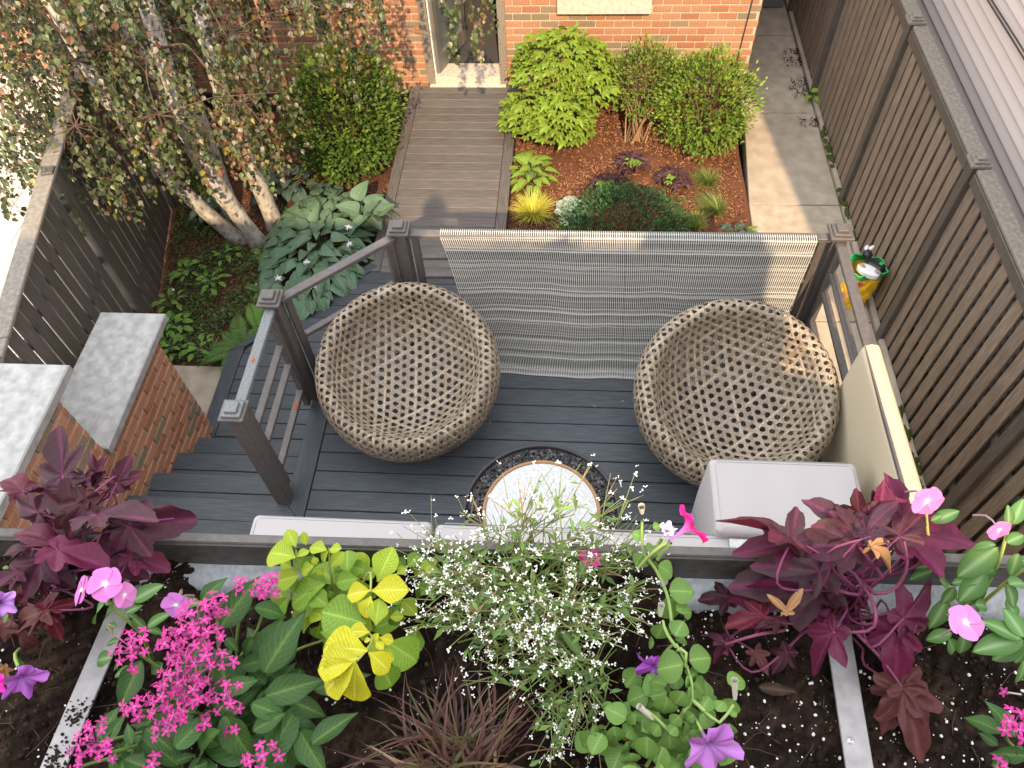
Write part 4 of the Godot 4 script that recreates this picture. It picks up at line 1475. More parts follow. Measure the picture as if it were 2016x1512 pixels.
	# where the hanging foliage is, by clump: centre, spread, twig length, twigs, redness
	var clumps := [
		[Vector3(-3.20, 0.84, -5.0), Vector3(0.42, 0.16, 0.28), 0.50, 46, 0.15],
		[Vector3(-2.58, 0.82, -5.2), Vector3(0.26, 0.16, 0.26), 0.56, 40, 0.7],
		[Vector3(-3.72, 0.92, -4.75), Vector3(0.34, 0.20, 0.30), 0.62, 40, 0.2],
		[Vector3(-3.45, 1.20, -5.30), Vector3(0.48, 0.30, 0.35), 0.70, 60, 0.1],
		[Vector3(-2.70, 1.15, -5.60), Vector3(0.35, 0.25, 0.35), 0.70, 40, 0.5],
		[Vector3(-4.30, 1.00, -5.30), Vector3(0.40, 0.30, 0.50), 0.75, 46, 0.1],
		[Vector3(-4.15, 1.25, -4.55), Vector3(0.30, 0.22, 0.30), 0.70, 30, 0.1],
		[Vector3(-4.35, 1.50, -6.10), Vector3(0.50, 0.35, 0.50), 0.85, 46, 0.1],
		[Vector3(-3.60, 1.60, -6.20), Vector3(0.50, 0.35, 0.45), 0.95, 60, 0.15],
		[Vector3(-2.85, 1.60, -6.40), Vector3(0.40, 0.30, 0.40), 0.85, 42, 0.5],
		[Vector3(-2.10, 1.35, -6.40), Vector3(0.34, 0.20, 0.40), 0.80, 30, 0.7],
		[Vector3(-1.70, 1.60, -6.35), Vector3(0.22, 0.20, 0.35), 0.75, 10, 0.9],
		[Vector3(-0.92, 1.35, -6.05), Vector3(0.16, 0.10, 0.16), 0.52, 6, 0.2],
		[Vector3(-0.70, 1.40, -6.0), Vector3(0.05, 0.10, 0.10), 0.50, 3, 0.5],
		[Vector3(-1.15, 1.80, -6.35), Vector3(0.22, 0.2, 0.2), 0.60, 6, 0.6],
		[Vector3(-2.9, 2.5, -6.9), Vector3(0.8, 0.4, 0.6), 1.0, 26, 0.4],
		[Vector3(-1.8, 2.5, -6.6), Vector3(0.8, 0.3, 0.6), 0.9, 22, 0.4],
		[Vector3(-3.9, 2.3, -5.6), Vector3(0.7, 0.4, 0.7), 1.0, 28, 0.3],
		[Vector3(-4.7, 1.9, -5.5), Vector3(0.4, 0.3, 0.6), 0.9, 26, 0.1],
		[Vector3(-3.3, 2.7, -4.7), Vector3(0.7, 0.4, 0.5), 0.8, 60, 0.1],
		[Vector3(-4.1, 2.6, -4.6), Vector3(0.6, 0.4, 0.5), 0.8, 46, 0.1],
		[Vector3(-2.6, 2.7, -5.0), Vector3(0.5, 0.4, 0.4), 0.7, 34, 0.3],
		[Vector3(-4.0, 1.55, -5.3), Vector3(0.5, 0.3, 0.5), 0.8, 50, 0.05],
		[Vector3(-4.45, 1.35, -6.6), Vector3(0.5, 0.3, 0.5), 0.8, 40, 0.1],
	]
	var roots := [Vector3(-3.74, 1.2, -5.33), Vector3(-3.27, 1.2, -5.55), Vector3(-3.70, 1.5, -5.95), Vector3(-3.02, 1.4, -6.0), Vector3(-3.78, 1.8, -6.72)]
	for cl in clumps:
		var c: Vector3 = cl[0]
		var best: Vector3 = roots[0]
		for q in roots:
			if q.distance_to(c) < best.distance_to(c):
				best = q
		var high := c + Vector3(0, 0.12, 0)
		var arc := PackedVector3Array()
		var arc_r := PackedFloat32Array()
		for k in 13:
			var t := k / 12.0
			arc.append(best.lerp(high, t) + Vector3(0.04 * sin(t * 7.0), 0.20 * sin(PI * t) - 0.08 * t * t, 0.04 * cos(t * 6.0)) * (1.0 if k > 0 else 0.0))
			arc_r.append(lerpf(0.013, 0.003, t))
		boughs.tube(arc, arc_r, 6, [Color.WHITE])
		for i in cl[3]:
			var d := Vector3(rng.randfn(0, 0.55) * cl[1].x, rng.randfn(0, 0.6) * cl[1].y, rng.randfn(0, 0.55) * cl[1].z)
			hang.call(c + d, cl[2] * r(0.6, 1.15), 0.80, cl[4])
			if i % 3 == 0:
				twigs.tube(PackedVector3Array([high, (high + c + d) * 0.5 + Vector3(0, 0.06, 0), c + d]), PackedFloat32Array([0.005, 0.0035, 0.0024]), 3, [Color.WHITE])
	var shift := Transform3D(Basis(), -o.position)
	part(o, "boughs", boughs.done(), M.twig, shift, true)
	part(o, "twigs", twigs.done(), M.twig, shift, true)
	for i in places.size():
		places[i] = shift * places[i]
	var lf := MB.new()   # a small spade-shaped leaf
	var pts := [Vector3(0, 0, 0), Vector3(-0.36, 0.05, 0.22), Vector3(-0.40, 0.06, 0.42), Vector3(-0.2, 0.02, 0.72), Vector3(0, -0.06, 1.0), Vector3(0.2, 0.02, 0.72), Vector3(0.40, 0.06, 0.42), Vector3(0.36, 0.05, 0.22)]
	for i in 8:
		lf.tri(pts[i], pts[(i + 1) % 8], Vector3(0, -0.02, 0.42))
	many(o, "foliage", lf.done(), M.birch_leaf, places, cols)


# ------------------------------------------------------------------ garden beds
# a hosta-like clump: broad leaves on short stalks, arching out from the crown
func leafy_clump(called: String, label: String, foot: Vector3, meshes: Array, m: Material, count: int, spread: Vector2, height: float, size: float, mesh_length: float, group := "") -> Node3D:
	var o := thing(called, label, "plant", foot, group)
	for i in count:
		var k := sqrt((i + 0.5) / count)
		var a := i * 2.39996 + r(-0.3, 0.3)
		var out := Vector3(cos(a), 0, sin(a))
		var c := Vector3(out.x * spread.x * k, height * (1.05 - 0.55 * k) * r(0.85, 1.1), out.z * spread.y * k)
		var l := size * r(0.75, 1.2) * lerpf(0.8, 1.05, k)
		var d := (out * lerpf(0.5, 1.0, k) + Vector3(r(-0.35, 0.35), lerpf(0.45, -0.12, k), r(-0.35, 0.35))).normalized()
		part(o, "leaf", meshes[rng.randi() % meshes.size()], m, along(c - d * l * 0.3, c + d * l * 0.7, mesh_length, r(-0.3, 0.3), r(0.85, 1.15)))
	var st := MB.new()
	for i in mini(count, 30):
		var a := i * 2.39996
		st.tube(PackedVector3Array([Vector3.ZERO, Vector3(cos(a) * spread.x * 0.3, height * 0.5, sin(a) * spread.y * 0.3), Vector3(cos(a) * spread.x * 0.6, height * 0.6, sin(a) * spread.y * 0.6)]), PackedFloat32Array([0.006, 0.005, 0.004]), 4, [L(0.10, 0.16, 0.06)])
	part(o, "stalks", st.done(), M.stem, Transform3D(), true)
	return o


func grass_tuft(called: String, label: String, category: String, foot: Vector3, n: int, length: float, a: Color, b: Color, spread: float, width: float, lean := Vector3.ZERO, group := "") -> Node3D:
	var o := thing(called, label, category, foot, group)
	var mb := MB.new()
	for i in n:
		var ang := r(0, TAU)
		var out := Vector3(cos(ang), 0, sin(ang))
		var l := length * r(0.6, 1.1)
		var bend := r(0.35, 1.0)
		var s := out * r(0, spread * 0.25)
		var rows := []
		var w := width * r(0.7, 1.2)
		var side := Vector3(-out.z, 0, out.x)
		var col := vary(a.lerp(b, rng.randf()), 0.15)
		for k in 6:
			var t := k / 5.0
			var p := s + (out * spread * bend + lean) * t * (0.5 + 0.5 * t) + Vector3.UP * l * (t - 0.55 * bend * t * t)
			var ww := w * (1.0 - pow(t, 2.5)) + 0.0003
			rows.append(PackedVector3Array([p - side * ww, p + Vector3.UP * ww * 0.3, p + side * ww]))
		mb.grid(rows, [col])
	part(o, "blades", mb.done(), M.grass, Transform3D(), true)
	return o


func fern(label: String, foot: Vector3, n: int, length: float, col: Color, start := 0.0, arc := TAU) -> Node3D:
	var o := thing("fern", label, "fern", foot)
	for i in n:
		var a := start + arc * (i + 0.5) / n + r(-0.15, 0.15)
		var out := Vector3(cos(a), 0, sin(a))
		var side := Vector3(-out.z, 0, out.x)
		var l := length * r(0.75, 1.1)
		var mb := MB.new()
		var path := PackedVector3Array()
		for k in 25:
			var t := k / 24.0
			path.append(out * l * 0.85 * t + Vector3.UP * l * (0.75 * t - 0.62 * t * t))
		mb.tube(path, PackedFloat32Array([0.003]), 3, [L(0.12, 0.16, 0.04)])
		for k in range(2, 25):
			var t := k / 24.0
			var w := l * 0.17 * sin(PI * pow(t, 0.7)) + 0.004
			var d := (path[k] - path[k - 1]).normalized()
			var cc := vary(col, 0.1)
			for q in [-1, 1]:
				var e: Vector3 = side * q
				var tipp := path[k] + e * w + d * w * 0.35 - Vector3(0, w * 0.12, 0)
				var h := d * l * 0.0085
				mb.tri(path[k] - h, path[k] + h, tipp, cc)
				mb.tri(path[k] + h, path[k] + e * w * 0.55 + d * w * 0.30, tipp, cc)
				mb.tri(path[k] - h, tipp, path[k] + e * w * 0.55 + d * w * 0.02, cc)
		part(o, "frond", mb.done(), M.leaf)
	return o


func build_garden_left() -> void:
	var sl := small_leaf(0.62, 0.1)
	shrub("round_shrub", "large rounded green shrub left of the boardwalk, by the brick wall", Vector3(-2.35, -1.0, -7.0), Vector3(-2.42, -0.42, -7.02), Vector3(0.60, 0.62, 0.78), 7600, 0.052, L(0.060, 0.115, 0.020), L(0.21, 0.32, 0.040), 5, sl, 0.26)
	# the big blue-green hosta mass along the slanting platform edge
	var hm := []
	for i in 5:
		hm.append(blade(0.24, 0.155, "heart", 0.30, 0.22 + 0.08 * i, L(0.135, 0.235, 0.142) * (0.85 + 0.09 * i), L(0.14, 0.23, 0.14), 0.12, 10, 3))
	var big := leafy_clump("hosta", "broad mass of blue-green hostas with white flowers beside the slanting deck edge", Vector3(-2.42, -0.95, -5.35), hm, M.hosta_leaf, 215, v2(0.50, 0.84), 0.42, 0.185, 0.24)
	for q in [[686, 446, -0.35], [688, 480, -0.38], [548, 548, -0.45], [616, 562, -0.45], [604, 516, -0.5]]:
		var p := P(q[0], q[1], q[2])
		var mb := MB.new()
		for i in 9:
			var a := i * 2.4
			var e := Vector3(cos(a) * 0.028, r(-0.012, 0.02), sin(a) * 0.028)
			mb.tube(PackedVector3Array([p + Vector3(0, 0.01, 0), p + e * 0.6, p + e * 1.3 - Vector3(0, 0.012, 0)]), PackedFloat32Array([0.003, 0.006, 0.0015]), 5, [L(0.62, 0.60, 0.66)])
		mb.tube(PackedVector3Array([p - Vector3(0, 0.4, 0), p]), PackedFloat32Array([0.004]), 4, [L(0.16, 0.22, 0.10)])
		part(big, "flower_stalk", mb.done(), M.stem, Transform3D(Basis(), -big.position))
	for i in 14:   # the leaves nearest the boardwalk stand up into the sun
		var p := P(r(690, 745), r(388, 440), -0.55)
		part(big, "leaf", hm[i % 5], M.hosta_leaf, along(p - big.position, p - big.position + Vector3(r(-0.1, 0.16), r(-0.05, 0.1), r(-0.15, 0.1)).normalized() * 0.25, 0.24, r(-0.4, 0.4)))
	var dk := []
	for i in 3:
		dk.append(blade(0.17, 0.14, "heart", 0.25, 0.25, L(0.075, 0.125, 0.105), L(0.10, 0.15, 0.12), 0.1, 8, 3))
	leafy_clump("hosta", "dark blue-green hosta clump right behind the birch trunks", Vector3(-3.02, -0.97, -6.35), dk, M.hosta_leaf, 26, v2(0.30, 0.30), 0.26, 0.17, 0.17)
	leafy_clump("hosta", "small dark hosta clump left of the birch trunks by the fence", Vector3(-3.72, -0.97, -5.95), dk, M.hosta_leaf, 16, v2(0.22, 0.20), 0.2, 0.15, 0.17)
	leafy_clump("hosta", "low green plant at the birch foot right of the trunks", Vector3(-2.55, -0.97, -6.25), dk, M.hosta_leaf, 12, v2(0.2, 0.16), 0.16, 0.11, 0.17)
	# ground cover, thick by the fence
	var nz := FastNoiseLite.new()
	nz.seed = 9
	nz.frequency = 1.6
	var places := []
	var cols := []
	while places.size() < 7500:
		var z := r(-7.6, -4.02)
		var xf := -4.66 + (z + 8.05) * 0.228 + 0.06
		var x := r(xf, -2.0)
		var d := (x - xf) / (-2.0 - xf)
		var k := nz.get_noise_2d(x, z) + 0.28 - d * 0.75 + (0.3 if z > -4.9 else 0.0)
		if k < 0.0 or (x > -2.75 and z > -5.9 and z < -4.6):
			continue
		var s := r(0.018, 0.042)
		places.append(Transform3D(Basis.from_euler(Vector3(r(-0.7, 0.3), r(0, TAU), r(-0.4, 0.4))).scaled(Vector3.ONE * s), Vector3(x, -0.955 + r(0, 0.10), z)))
		cols.append(vary(L(0.035, 0.075, 0.024).lerp(L(0.10, 0.16, 0.04), pow(rng.randf(), 2.0)), 0.2))
	many(null, "ground_cover", small_leaf(0.7, 0.1), M.leaf, places, cols)
	fern("upright bright green fern frond clump by the corner post of the stairs", P(512, 655, -0.9), 4, 0.50, L(0.13, 0.26, 0.05), 3.9, 2.6)
	fern("spreading fern at the lower platform edge below the corner post", P(478, 690, -0.9), 9, 0.46, L(0.085, 0.17, 0.045))
	fern("small fern half hidden under the big hosta leaves", P(520, 575, -0.9), 5, 0.28, L(0.11, 0.19, 0.06))
	fern("tiny light green fern in front of the amber ornament", P(525, 507, -0.93), 6, 0.22, L(0.17, 0.27, 0.06))
	var vg := []
	for i in 3:
		var mb := blade(0.11, 0.052, "oval", 0.3, 0.2, L(0.15, 0.27, 0.055), L(0.10, 0.20, 0.04), 0.08, 8, 3)
		vg.append(mb)
	var spots := [[345, 610, "upright light green plant with pale-edged leaves by the fence corner", 12, 0.22], [352, 650, "low pale-edged plant just behind the stone-capped wall", 13, 0.13], [322, 660, "light green plant peeping past the corner of the stone cap", 11, 0.16], [345, 688, "spreading pale-edged plant nearest the concrete slab", 15, 0.11], [398, 692, "small pale-edged plant beside the lower platform border", 11, 0.11], [372, 540, "bright green clump of leaves near the left fence foot", 16, 0.12], [445, 505, "small bright seedling on the mulch below the birch", 9, 0.08], [420, 560, "low dark green clump in the middle of the left bed", 14, 0.1]]
	for q in spots:
		leafy_clump("leafy_plant", q[2], P(q[0], q[1], -0.93), vg, M.leaf, q[3], v2(0.14, 0.14), q[4], 0.10, 0.11)
	grass_tuft("grass_tuft", "thin yellowish grass on the mulch beside the concrete slab", "grass", P(420, 695, -0.95), 60, 0.16, L(0.16, 0.20, 0.05), L(0.34, 0.33, 0.10), 0.16, 0.002)
	var orn := thing("garden_ornament", "small amber glass ornament in the mulch beside the big hostas", "ornament", P(557, 481, -0.93))
	var bowl := MB.new()
	bowl.lathe([v2(0.004, 0.0), v2(0.03, 0.005), v2(0.045, 0.03), v2(0.048, 0.05), v2(0.043, 0.05), v2(0.03, 0.015), v2(0.002, 0.01)], 20)
	part(orn, "bowl", bowl.done(), M.amber, Transform3D(Basis(Vector3.RIGHT, 0.7), Vector3(0, 0.02, 0)))
	for q in [[340, 571, "close to the left fence post"], [437, 610, "in the middle of the shaded left bed"], [398, 640, "left of the spreading fern"], [365, 620, "beside the upright pale-edged plant"], [505, 560, "just left of the big hostas"], [470, 650, "behind the spreading fern"]]:
		var st := MB.new()
		st.lathe([v2(0.002, 0.014), v2(0.012, 0.011), v2(0.018, 0.003), v2(0.015, -0.008)], 8)
		tag(single("pebble", st.done(), M.perlite, Transform3D(Basis.from_scale(Vector3(r(0.7, 1.2), 1, 1)), P(q[0], q[1], -0.925))), "small white pebble lying " + q[2], "pebble", "white pebbles in the left bed")


func build_garden_right() -> void:
	# broad-leaved hydrangea: its lobed leaves one by one
	var hyd := thing("hydrangea", "large bright green shrub with lobed leaves right of the door", "shrub", Vector3(-0.12, -0.95, -7.3))
	var hl := []
	for i in 4:
		hl.append(lobed([[0, 0.115, 34], [52, 0.09, 32], [-52, 0.09, 32], [112, 0.06, 40], [-112, 0.06, 40]], 0.045, L(0.142, 0.228, 0.024) * (0.85 + 0.1 * i), L(0.28, 0.40, 0.07), 0.25, 0.16 + 0.05 * i, 30, 0.06))
	var n := 0
	var inner := []
	for q in [[-0.12, -0.32, -7.62, 0.50, 0.42, 0.34, 330], [-0.50, -0.58, -7.15, 0.24, 0.26, 0.24, 90], [-0.10, -0.55, -7.02, 0.34, 0.30, 0.26, 170], [0.24, -0.42, -7.45, 0.24, 0.3, 0.26, 90]]:
		for i in q[6]:
			var y: float = 1.0 - 1.25 * (i + 0.5) / q[6]
			var a: float = i * 2.39996
			var s := sqrt(maxf(1.0 - y * y, 0.02))
			var d := Vector3(cos(a) * s, y, sin(a) * s)
			var k := r(0.78, 1.12)
			var p := Vector3(q[0] + d.x * q[3] * k, q[1] + d.y * q[4] * k, q[2] + d.z * q[5] * k) - hyd.position
			var z := (Vector3(d.x, 0.1 - 0.3 * rng.randf(), d.z) + Vector3(r(-0.5, 0.5), r(-0.2, 0.2), r(-0.5, 0.5))).normalized()
			var l := r(0.055, 0.10)
			var xf := along(p, p + z * l, 0.115, r(-0.35, 0.35), 1.0, (d + Vector3.UP * 1.1).normalized())
			if n < 296 and d.y > -0.1 and (d.z > -0.35 or d.y > 0.5) and i % 2 == 0:
				part(hyd, "leaf", hl[rng.randi() % 4], M.leaf, xf)
				n += 1
			else:
				inner.append(xf)
	many(hyd, "inner_leaves", hl[1], M.leaf, inner)
	bush_stems(hyd, Vector3(-0.1, -0.95, -7.3), Vector3(-0.1, -0.45, -7.35), 0.5, 0.4, 0.45, 22, L(0.16, 0.085, 0.05))
	var sl := small_leaf(0.55, 0.1)
	var e1 := shrub("open_shrub", "thinner green shrub with bare tan stems below, between the two larger ones", Vector3(0.72, -0.95, -7.35), Vector3(0.80, -0.40, -7.58), Vector3(0.40, 0.36, 0.36), 3400, 0.044, L(0.12, 0.18, 0.032), L(0.25, 0.31, 0.065), 11, sl, 0.3)
	bush_stems(e1, Vector3(0.72, -0.95, -7.3), Vector3(0.80, -0.5, -7.45), 0.42, 0.3, 0.35, 18, L(0.30, 0.185, 0.105))
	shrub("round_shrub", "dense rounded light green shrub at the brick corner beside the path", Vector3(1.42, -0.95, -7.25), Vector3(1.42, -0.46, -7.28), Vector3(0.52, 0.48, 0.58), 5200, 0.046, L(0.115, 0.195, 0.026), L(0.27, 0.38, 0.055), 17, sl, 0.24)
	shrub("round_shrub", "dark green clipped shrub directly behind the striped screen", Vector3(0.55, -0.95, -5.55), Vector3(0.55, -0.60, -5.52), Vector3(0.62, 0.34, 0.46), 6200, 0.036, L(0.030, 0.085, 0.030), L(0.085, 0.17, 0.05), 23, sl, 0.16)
	# purple-leaved young plants
	var pm := []
	for i in 3:
		pm.append(lobed([[0, 0.10, 26], [45, 0.085, 24], [-45, 0.085, 24], [100, 0.06, 30], [-100, 0.06, 30]], 0.025, L(0.075, 0.038, 0.045) * (0.8 + 0.2 * i), L(0.12, 0.06, 0.07), 0.2, 0.2, 30, 0.08))
	var gm := [lobed([[0, 0.09, 30], [50, 0.07, 28], [-50, 0.07, 28]], 0.03, L(0.16, 0.26, 0.04), L(0.22, 0.32, 0.07), 0.2, 0.2, 26, 0.06)]
	for q in [[0.66, -6.75, 24, "dark purple leafy plant with a bright green clump at its front"], [1.08, -6.5, 22, "dark purple leafy plant near the grass tufts by the path"], [0.40, -6.38, 20, "dark purple leafy plant lying in the round shadow"]]:
		var o := leafy_clump("purple_plant", q[3], Vector3(q[0], -0.95, q[1]), pm, M.plum_leaf, q[2], v2(0.17, 0.15), 0.24, 0.11, 0.10)
		for i in (8 if q[0] < 0.7 else 3):
			var p := Vector3(r(-0.08, 0.08), 0.17 + r(0, 0.05), 0.08 + r(-0.04, 0.05))
			part(o, "leaf", gm[0], M.leaf, along(p, p + Vector3(r(-1, 1), r(-0.1, 0.5), r(0, 1)).normalized() * 0.08, 0.09))
	grass_tuft("grass_tuft", "fine green grass tuft farthest along, right of the purple plants", "grass", Vector3(1.46, -0.95, -6.55), 240, 0.26, L(0.10, 0.17, 0.03), L(0.24, 0.28, 0.08), 0.20, 0.0022, Vector3(-0.05, 0, 0.05), "grass tufts in the right bed")
	grass_tuft("grass_tuft", "fine green grass tuft in the middle, leaning over the mulch to the left", "grass", Vector3(1.52, -0.95, -6.12), 240, 0.24, L(0.10, 0.17, 0.03), L(0.24, 0.28, 0.08), 0.22, 0.0022, Vector3(-0.10, 0, 0.0), "grass tufts in the right bed")
	grass_tuft("grass_tuft", "bright green grass tuft nearest the striped screen", "grass", Vector3(1.26, -0.95, -5.85), 260, 0.26, L(0.13, 0.22, 0.03), L(0.27, 0.33, 0.06), 0.15, 0.0022, Vector3.ZERO, "grass tufts in the right bed")
	grass_tuft("golden_grass", "golden yellow grass arching beside the boardwalk", "grass", Vector3(-0.36, -0.95, -6.0), 420, 0.34, L(0.42, 0.44, 0.05), L(0.62, 0.58, 0.10), 0.25, 0.0030)
	grass_tuft("golden_grass", "low golden grass between the silvery plant and the screen", "grass", Vector3(-0.02, -0.95, -5.78), 120, 0.18, L(0.38, 0.40, 0.05), L(0.55, 0.52, 0.09), 0.16, 0.0026)
	grass_tuft("golden_grass", "yellow-green grass at the right end of the dark clipped shrub", "grass", Vector3(1.02, -0.95, -5.85), 160, 0.30, L(0.30, 0.36, 0.05), L(0.50, 0.48, 0.08), 0.18, 0.0028)
	var sv := []
	for i in 2:
		sv.append(lobed([[0, 0.07, 60], [75, 0.066, 60], [-75, 0.066, 60], [145, 0.055, 50], [-145, 0.055, 50]], 0.05, L(0.40, 0.47, 0.37), L(0.22, 0.30, 0.22), 0.1, 0.2, 26))
	leafy_clump("silver_plant", "silvery round-leaved plant between the golden grass and the dark shrub", Vector3(0.02, -0.95, -6.02), sv, M.leaf, 16, v2(0.14, 0.18), 0.2, 0.085, 0.07)
	var gh := []
	for i in 3:
		gh.append(blade(0.17, 0.10, "heart", 0.3, 0.3, L(0.21, 0.33, 0.04), L(0.28, 0.40, 0.08), 0.1, 9, 3))
	leafy_clump("hosta", "bright green hosta against the right edge of the boardwalk", Vector3(-0.40, -0.95, -6.55), gh, M.hosta_leaf, 34, v2(0.24, 0.36), 0.27, 0.17, 0.17)
	leafy_clump("hosta", "small blue-green hosta at the bed corner by the side path", Vector3(1.64, -0.95, -5.75), dk_small(), M.hosta_leaf, 12, v2(0.16, 0.1), 0.16, 0.11, 0.11)
	fern("light green fern at the bed corner overlapping the side path", Vector3(1.72, -0.95, -5.78), 4, 0.24, L(0.20, 0.30, 0.05), -0.9, 2.2)
	leafy_clump("weed", "single green weed growing where the fence meets the path", Vector3(2.72, -0.93, -8.0), gh, M.leaf, 4, v2(0.08, 0.10), 0.14, 0.13, 0.17)
	# withered leaves swept against the fence foot
	var lf := small_leaf(0.6, -0.3)
	var places := []
	var cols := []
	for i in 800:
		var z := r(-9.4, -7.5)
		if sin(z * 9.0) + sin(z * 23.0) * 0.5 < 0.0:
			continue
		places.append(Transform3D(Basis.from_euler(Vector3(r(-0.6, 0.6), r(0, 6.3), r(-0.6, 0.6))).scaled(Vector3.ONE * r(0.014, 0.034)), Vector3(2.742 - pow(rng.randf(), 2.6) * 0.20, -0.922 + r(0, 0.012), z)))
		cols.append(vary(L(0.06, 0.032, 0.028), 0.4))
	many(null, "leaf_litter", lf, M.chip, places, cols)


func dk_small() -> Array:
	return [blade(0.11, 0.085, "heart", 0.25, 0.25, L(0.10, 0.16, 0.12), L(0.14, 0.2, 0.15), 0.1, 8, 3)]


# ------------------------------------------------------------------ the bag by the fence
func build_bag() -> void:
	var o := thing("shopping_bag", "upright yellow bag with a green rim and pink and red prints by the fence", "bag", Vector3(2.60, -0.93, -4.92))
	var rows := []
	var cols := []
	var prints := [[0.30, 0.72, 0.07, L(0.66, 0.06, 0.05)], [0.55, 0.50, 0.07, L(0.75, 0.30, 0.18)], [0.42, 0.28, 0.09, L(0.62, 0.20, 0.30)], [0.33, 0.52, 0.05, L(0.80, 0.68, 0.62)], [0.62, 0.70, 0.05, L(0.05, 0.30, 0.10)], [0.25, 0.15, 0.04, L(0.03, 0.03, 0.03)], [0.70, 0.30, 0.06, L(0.66, 0.08, 0.05)], [0.48, 0.82, 0.035, L(0.1, 0.1, 0.1)]]
	for i in 25:
		var t := i / 24.0
		var row := PackedVector3Array()
		var cr := PackedColorArray()
		for j in 61:
			var u := j / 60.0
			var a := TAU * u
			var k := 0.105 + 0.052 * t
			var sq := 1.0 / pow(pow(absf(cos(a)), 3.0) + pow(absf(sin(a)), 3.0), 1.0 / 3.0)
			var crease := 0.008 * sin(a * 5.0 + t * 11.0) + 0.006 * sin(a * 9.0 - t * 17.0) + 0.004 * sin(a * 17.0 + t * 23.0)
			row.append(Vector3(cos(a) * (k * sq + crease), 0.47 * t + 0.012 * sin(a * 2.0) * t, sin(a) * (k * 0.78 * sq + crease)))
			var c := L(0.88, 0.58, 0.012)
			if t > 0.86:
				c = L(0.03, 0.36, 0.10)
			for q in prints:
				if Vector2((u - q[0]) * 1.6, t - q[1]).length() < q[2]:
					c = q[3]
			cr.append(c)
		rows.append(row)
		cols.append(cr)
	var mb := MB.new()
	mb.grid(rows, cols, true)
	var m := mat("bag_print", L(1, 1, 1), 0.4, {"vc": true, "two": true})
	part(o, "body", mb.done(), m)
	var rim := MB.new()
	var path := PackedVector3Array()
	for j in 61:
		path.append(rows[24][j])
	rim.tube(path, PackedFloat32Array([0.008]), 6, [Color.WHITE])
	part(o, "rim", rim.done(), M.bag_green)
	# what sticks out of it
	var w := thing("toy", "white and black plastic toy face down in the yellow bag, two white tabs on top", "toy", Vector3(2.60, -0.46, -4.90))
	var face := MB.new()
	face.lathe([v2(0.002, 0.024), v2(0.05, 0.022), v2(0.074, 0.016), v2(0.082, 0.004), v2(0.080, -0.03)], 24)
	part(w, "face", face.done(), M.white_plastic, Transform3D(Basis(Vector3.UP, -0.7) * Basis.from_scale(Vector3(1.25, 1.0, 0.72)), Vector3(-0.01, 0.02, 0.06)))
	for q in [[-0.065, 0.045, 0.03], [0.05, 0.045, 0.10]]:
		var eye := MB.new()
		eye.lathe([v2(0.001, 0.006), v2(0.018, 0.004), v2(0.022, -0.003)], 14)
		part(w, "eye", eye.done(), M.slot, Transform3D(Basis(Vector3.UP, -0.7) * Basis.from_scale(Vector3(1.3, 1, 0.8)), Vector3(q[0], q[1] + 0.008, q[2])))
	part(w, "block", bx(Vector3(0.15, 0.14, 0.10), 0.02), M.black_plastic, at(0.07, -0.03, -0.015, Basis(Vector3.UP, -0.75)))
	part(w, "tab", bx(Vector3(0.03, 0.01, 0.03), 0.004), M.bag_green, at(0.10, 0.045, 0.0, Basis(Vector3.UP, -0.75)))
	var nose := MB.new()
	nose.lathe([v2(0.002, 0.024), v2(0.03, 0.020), v2(0.044, 0.0), v2(0.03, -0.036)], 18)
	part(w, "nose", nose.done(), M.black_plastic, at(-0.005, 0.075, -0.085))
	for q in [-0.012, 0.03]:
		var lobe := MB.new()
		lobe.lathe([v2(0.002, 0.012), v2(0.014, 0.010), v2(0.020, 0.0), v2(0.014, -0.010), v2(0.004, -0.012)], 14)
		part(w, "lobe", lobe.done(), M.white_plastic, Transform3D(Basis(Vector3.UP, -0.6 - q * 6.0) * Basis.from_scale(Vector3(0.9, 1, 1.9)), Vector3(q, 0.10, -0.135)))


